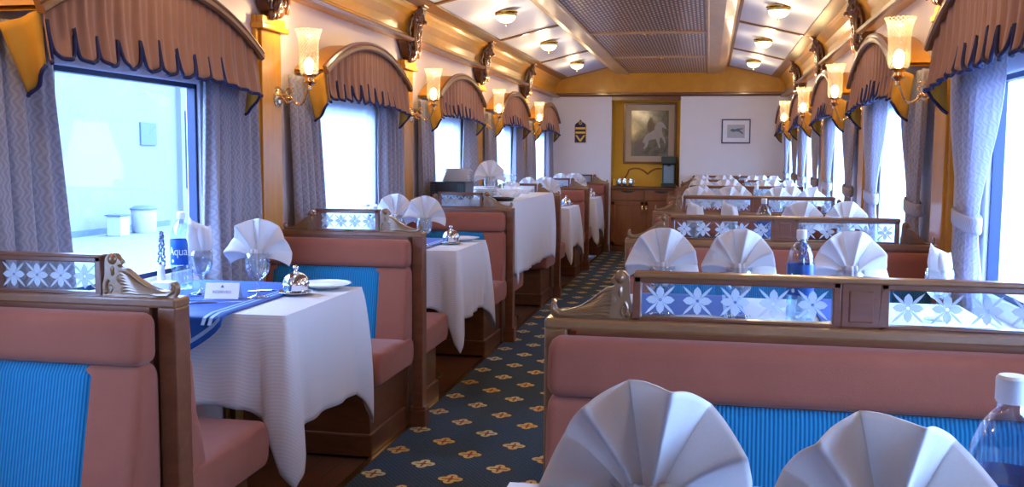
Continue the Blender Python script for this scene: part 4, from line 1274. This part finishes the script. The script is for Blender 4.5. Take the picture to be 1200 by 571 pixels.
# ------------------------------------------------------------------ alcove furniture
CT = .84
t = thing('sideboard', 'cherry wood sideboard with two doors in the alcove', 'cabinet', ((AX0 + AX1) / 2, Y1 + .24, .006))
x0, x1 = AX0 + .004, AX1 - .004; yf = Y1 + .01
MB().box(x0, x1, yf + .02, AY - .004, .006, CT - .03).build('carcass', W_CAB, t)
MB().box(x0, x1, yf - .02, AY - .004, CT - .03, CT).build('worktop', W_BASE, t, bevel=.005)
MB().box(x0, x1, yf, yf + .03, .006, .085).build('kick_board', W_BASE, t)
xm = (x0 + x1) / 2
for a, c in ((x0 + .008, xm - .004), (xm + .004, x1 - .008)):
    MB().box(a, c, yf, yf + .022, .67, CT - .035).build('drawer', W_CAB, t, bevel=.004)
    dr = [o for o in ALLKIDS(t) if o.name.startswith('drawer')][-1]
    cx = (a + c) / 2
    b = MB(); pts = [(cx - .085, .792)] + [(cx + .085 * cos(PI + PI * k / 12), .792 + .028 * sin(PI + PI * k / 12)) for k in range(13)]
    b.prism(pts[1:], yf - .002, yf + .004); b.build('finger_slot', BLACK, t)
    d = MB(); d.box(a, c, yf, yf + .02, .095, .655); 
    for (p, q, r_, s_) in ((a, a + .045, .095, .655), (c - .045, c, .095, .655), (a, c, .095, .14), (a, c, .61, .655)): d.box(p, q, yf - .008, yf + .002, r_, s_)
    dd = d.build('door', W_CAB, t, bevel=.003)
    hx = c - .022 if a < xm - .1 else a + .022
    MB().tube([(hx, yf - .01, .50), (hx, yf - .028, .51), (hx, yf - .028, .60), (hx, yf - .01, .61)], .005, 8).build('handle', BRASS, dd, smooth=True)
# shaped back moulding on the alcove wall
b = MB(); pts = []
for k in range(41):
    u = k / 40; x = -1.10 + .62 * u
    v = abs(((u * 2) % 1) * 2 - 1) if 0 < u < 1 else 1
    z = 1.00 + .075 * (1 - v ** 2.2) if u < 1 else 1.0
    if u < .08: z = .90 + .10 * (u / .08) ** .6
    pts.append((x, AY - .012, z))
b.tube(pts, .010, 8); o = b.build('scalloped_splashback_moulding', W_CAB, loc=(-.8, AY - .012, .9), smooth=True)
b = MB(); b.prism([(p[0], p[2]) for p in pts] + [(pts[-1][0], CT + .001), (pts[0][0], CT + .001)], AY - .012, AY - .002)
tag(o, 'double-arched wooden moulding on the ochre alcove wall above the sideboard', 'moulding')
b.build('back_panel', YELLOW, o)
# framed painting
def framed(name, label, x0, x1, z0, z1, y, fw, fmat, mw, mmat, art):
    t = thing(name, label, 'picture', ((x0 + x1) / 2, y, z0))
    b = MB()
    for (a, c, d, e) in ((x0, x1, z0, z0 + fw), (x0, x1, z1 - fw, z1), (x0, x0 + fw, z0 + fw * .9, z1 - fw * .9), (x1 - fw, x1, z0 + fw * .9, z1 - fw * .9)): b.box(a, c, y - .022, y, d, e)
    b.build('frame', fmat, t, bevel=.004)
    MB().box(x0 + fw * .5, x1 - fw * .5, y - .010, y - .002, z0 + fw * .5, z1 - fw * .5).build('mount', mmat, t)
    MB().box(x0 + fw + mw, x1 - fw - mw, y - .013, y - .009, z0 + fw + mw, z1 - fw - mw).build('artwork', art, t)
    return t, (x0 + fw + mw, x1 - fw - mw, z0 + fw + mw, z1 - fw - mw)
px0, px1, pz0, pz1 = -1.115, -.425, 1.135, 1.935
t, (a, c, d, e) = framed('framed_painting', 'large gilt framed painting of a horseman hanging in the ochre alcove', px0, px1, pz0, pz1, AY - .002, .028, W_TRIM, .075, MATB, PAINT)
art = [o for o in ALLKIDS(t) if o.name.startswith('artwork')][0]
W_, H_ = c - a, e - d
def ap(L): return [(a + W_ * u, d + H_ * v) for u, v in L]
b = MB()
horse = ap([(.30, .30), (.36, .42), (.44, .50), (.55, .55), (.60, .62), (.66, .68), (.72, .74), (.78, .76), (.84, .74), (.92, .66), (.95, .60), (.90, .60), (.84, .64), (.82, .58), (.84, .50), (.90, .40), (.94, .28), (.90, .28), (.84, .38), (.78, .42), (.76, .30), (.80, .18), (.75, .18), (.70, .30), (.66, .38), (.55, .36), (.48, .34), (.44, .22), (.36, .14), (.33, .17), (.38, .26), (.34, .30)])
b.prism(horse, AY - .0165, AY - .0145); b.build('painted_horse', HORSE, art)
b = MB(); b.prism(ap([(.48, .50), (.42, .66), (.46, .78), (.50, .84), (.56, .84), (.58, .76), (.64, .70), (.62, .58)]), AY - .0175, AY - .0165)
b.prism(ap([(.08, .06), (.12, .30), (.22, .42), (.30, .34), (.34, .20), (.26, .06)]), AY - .0165, AY - .0145)
b.build('painted_rider', HORSED, art)
t, (a, c, d, e) = framed('small_framed_print', 'small silver framed print with white mount on the white end wall', .146, .497, 1.402, 1.703, Y1, .014, OUTB, .055, MATW, CARD)
art = [o for o in ALLKIDS(t) if o.name.startswith('artwork')][-1]
W_, H_ = c - a, e - d
b = MB(); b.box(a, c, Y1 - .0155, Y1 - .0135, d, e); b.build('print_ground', PRINTG, art)
b = MB(); b.prism([(a + W_ * u, d + H_ * v) for u, v in [(.15, .55), (.25, .70), (.45, .66), (.60, .72), (.85, .74), (.92, .68), (.70, .62), (.88, .42), (.92, .30), (.85, .30), (.70, .45), (.50, .50), (.35, .44), (.25, .50)]], Y1 - .0175, Y1 - .0155)
b.build('print_figure', INK, art)
# plaque
t = thing('heraldic_plaque', 'navy plaque with gold bars and pointed top on the left end wall', 'plaque', (-1.63, Y1, 1.402))
x0, x1, z0, z1 = -1.707, -1.556, 1.402, 1.63
b = MB(); b.prism([(x0, z0), (x1, z0), (x1, z1), (x1 - .02, z1 + .02), ((x0 + x1) / 2 + .02, z1 + .045), ((x0 + x1) / 2, z1 + .07), ((x0 + x1) / 2 - .02, z1 + .045), (x0 + .02, z1 + .02), (x0, z1)], Y1 - .014, Y1 - .001)
b.build('board', F_NAVY, t)
b = MB()
for z in (1.52, 1.575): b.box(x0 + .012, x1 - .012, Y1 - .018, Y1 - .013, z, z + .026)
b.box(x0, x0 + .006, Y1 - .018, Y1 - .013, z0, z1).box(x1 - .006, x1, Y1 - .018, Y1 - .013, z0, z1).box(x0, x1, Y1 - .018, Y1 - .013, z0, z0 + .006)
xm_ = (x0 + x1) / 2
b.prism([(x0 + .01, 1.50), (x0 + .035, 1.50), (xm_, 1.445), (x1 - .035, 1.50), (x1 - .01, 1.50), (xm_ + .01, 1.42), (xm_ - .01, 1.42)], Y1 - .018, Y1 - .013)
b.lathe([(.012, -.005), (.020, -.005), (.020, 0), (.012, 0)], (xm_, Y1 - .013, 1.655), 20, 'Y')
b.build('gold_emblem', GOLDP, t)
# dispenser
t = thing('drinks_dispenser', 'dark green drinks dispenser with pale blue front on the sideboard', 'dispenser', (-.50, 12.86, CT))
x0, x1 = -.600, -.405
b = MB().box(x0, x1, 12.80, 12.98, CT + .001, CT + .05).box(x0 + .01, x1 - .01, 12.88, 12.98, CT + .05, CT + .30).box(x0, x1, 12.78, 12.98, CT + .30, CT + .395)
b.build('housing', DGREY, t, bevel=.008)
MB().box(x0 + .03, x1 - .03, 12.83, 12.879, CT + .052, CT + .285).build('front_tank', LBLUE, t, bevel=.006)
MB().lathe([(0, 0), (.02, 0), (.016, .03), (0, .03)], ((x0 + x1) / 2, 12.81, CT + .27), 14).build('spout', BLACK, t)
# tray with jugs
o = MB().box(-1.215, -.935, 12.70, 12.86, CT + .001, CT + .013).build('coffee_tray', BLACK, loc=(-1.075, 12.78, CT), bevel=.004)
tag(o, 'dark tray carrying silver jugs on the sideboard', 'tray')
def make_jug():
    t = thing('silver_jug', 'x', 'jug', (0, 0, 0), 'silver jugs on the sideboard tray')
    MB().lathe([(0, .002), (.024, .002), (.030, .02), (.031, .06), (.022, .085), (.024, .10), (.022, .10), (.0, .09)], (0, 0, 0), 24).build('body', CHROME, t, smooth=True)
    MB().tube([(.028, 0, .08), (.05, 0, .085), (.055, 0, .05), (.029, 0, .03)], .004, 8).build('handle', CHROME, t, smooth=True)
    return t
JG = Proto(make_jug)
for k, x in enumerate((-1.135, -1.065, -.985)):
    JG((x, 12.77, CT + .014), 'silver jug, %s on the sideboard tray' % ['leftmost', 'middle', 'rightmost'][k], .3)
b = MB().box(-1.21, -1.172, 12.74, 12.80, CT + .014, CT + .10); o = b.build('sachet_box', GOLDP, loc=(-1.19, 12.77, CT + .014), bevel=.003)
tag(o, 'small gold box at the left end of the sideboard tray', 'box')

# ------------------------------------------------------------------ outdoors
GZ = -.13
o = MB().box(-40, 40, -40, 60, -1.3, -1.1).build('track_bed', OUTG); struct(o)
o = MB().box(-10.6, -2.45, -15, 45, -1.09, GZ).build('platform', OUTG); struct(o)
t = thing('station_building', 'white washed station building beyond the left windows', 'building', (-10.2, 16, GZ))
MB().box(-10.6, -10.0, -8, 40, GZ, 3.7).build('facade', OUTW, t)
MB().box(-10.9, -9.6, -8, 40, 3.7, 3.85).build('eave', OUTB, t)
MB().box(-10.02, -9.97, 16.04, 16.55, 1.375, 1.78).build('vent_window', OUTB, t)
MB().box(-10.02, -9.90, 17.3, 17.42, GZ, 3.7).build('drain_pipe', OUTW, t)
MB().box(-10.02, -9.97, 17.6, 18.1, .55, 2.05).build('shuttered_window', OUTB, t)
MB().box(-10.02, -9.95, 13.2, 16.9, GZ, GZ + .10).build('wall_plinth', OUTB, t)
t = thing('litter_bin', 'white round litter bin with dark lid on the platform', 'bin', (-9.5, 15.05, GZ))
MB().lathe([(0, 0), (.18, 0), (.20, .05), (.21, .40), (.19, .40), (0, .38)], (-9.5, 15.30, GZ), 24).build('body', CARDO, t, smooth='auto')
MB().lathe([(0, .47), (.15, .46), (.23, .42), (.23, .40), (0, .40)], (-9.5, 15.30, GZ), 24).build('lid', OUTB, t, smooth='auto')
t = thing('utility_box', 'low pale box standing left of the bin on the platform', 'box', (-9.5, 14.3, GZ))
MB().box(-9.65, -9.4, 14.45, 14.72, GZ, GZ + .33).build('cabinet', CARDO, t, bevel=.01)
MB().box(-9.67, -9.38, 14.43, 14.74, GZ + .33, GZ + .35).build('cabinet_lid', OUTB, t)

# ------------------------------------------------------------------ world + daylight
w = bpy.data.worlds.new('daylight'); sc.world = w; w.use_nodes = True
bg = w.node_tree.nodes['Background']; bg.inputs[0].default_value = (.35, .55, 1.0, 1); bg.inputs[1].default_value = 14.5
for side, xw, s in ((-1, WL, -1), (1, WR, 1)):
    for c in YC:
        l = bpy.data.lights.new('window_portal', 'AREA'); l.shape = 'RECTANGLE'; l.size = .86; l.size_y = .66; l.cycles.is_portal = True
        o = bpy.data.objects.new('window_portal', l); COL.objects.link(o)
        o.location = (xw + s * .07, c, (Z0W + Z1W) / 2)
        o.rotation_euler = (0, s * PI / 2, 0)

# ------------------------------------------------------------------ camera
f, yaw, pitch, roll = 1151.82, .19658, .09058, .00629
F = Vector((-sin(yaw) * cos(pitch), cos(yaw) * cos(pitch), -sin(pitch)))
R = Vector((cos(yaw), sin(yaw), 0)); U = R.cross(F)
R2 = R * cos(roll) + U * sin(roll); U2 = -R * sin(roll) + U * cos(roll)
cam = bpy.data.cameras.new('camera'); cam.sensor_width = 36; cam.lens = f * 36 / 1200; cam.clip_start = .02
co = bpy.data.objects.new('camera', cam); COL.objects.link(co)
mt = Matrix((R2, U2, -F)).transposed().to_4x4(); mt.translation = (0, 0, 1.25)
co.matrix_world = mt
sc.camera = co
sc.view_settings.view_transform = 'Standard'; sc.view_settings.look = 'None'; sc.view_settings.gamma = 1; sc.view_settings.exposure = .78
sc.view_settings.use_curve_mapping = False
sc.cycles.use_denoising = True
sc.cycles.sample_clamp_indirect = 6
sc.cycles.max_bounces = 8; sc.cycles.transparent_max_bounces = 24; sc.cycles.caustics_reflective = False
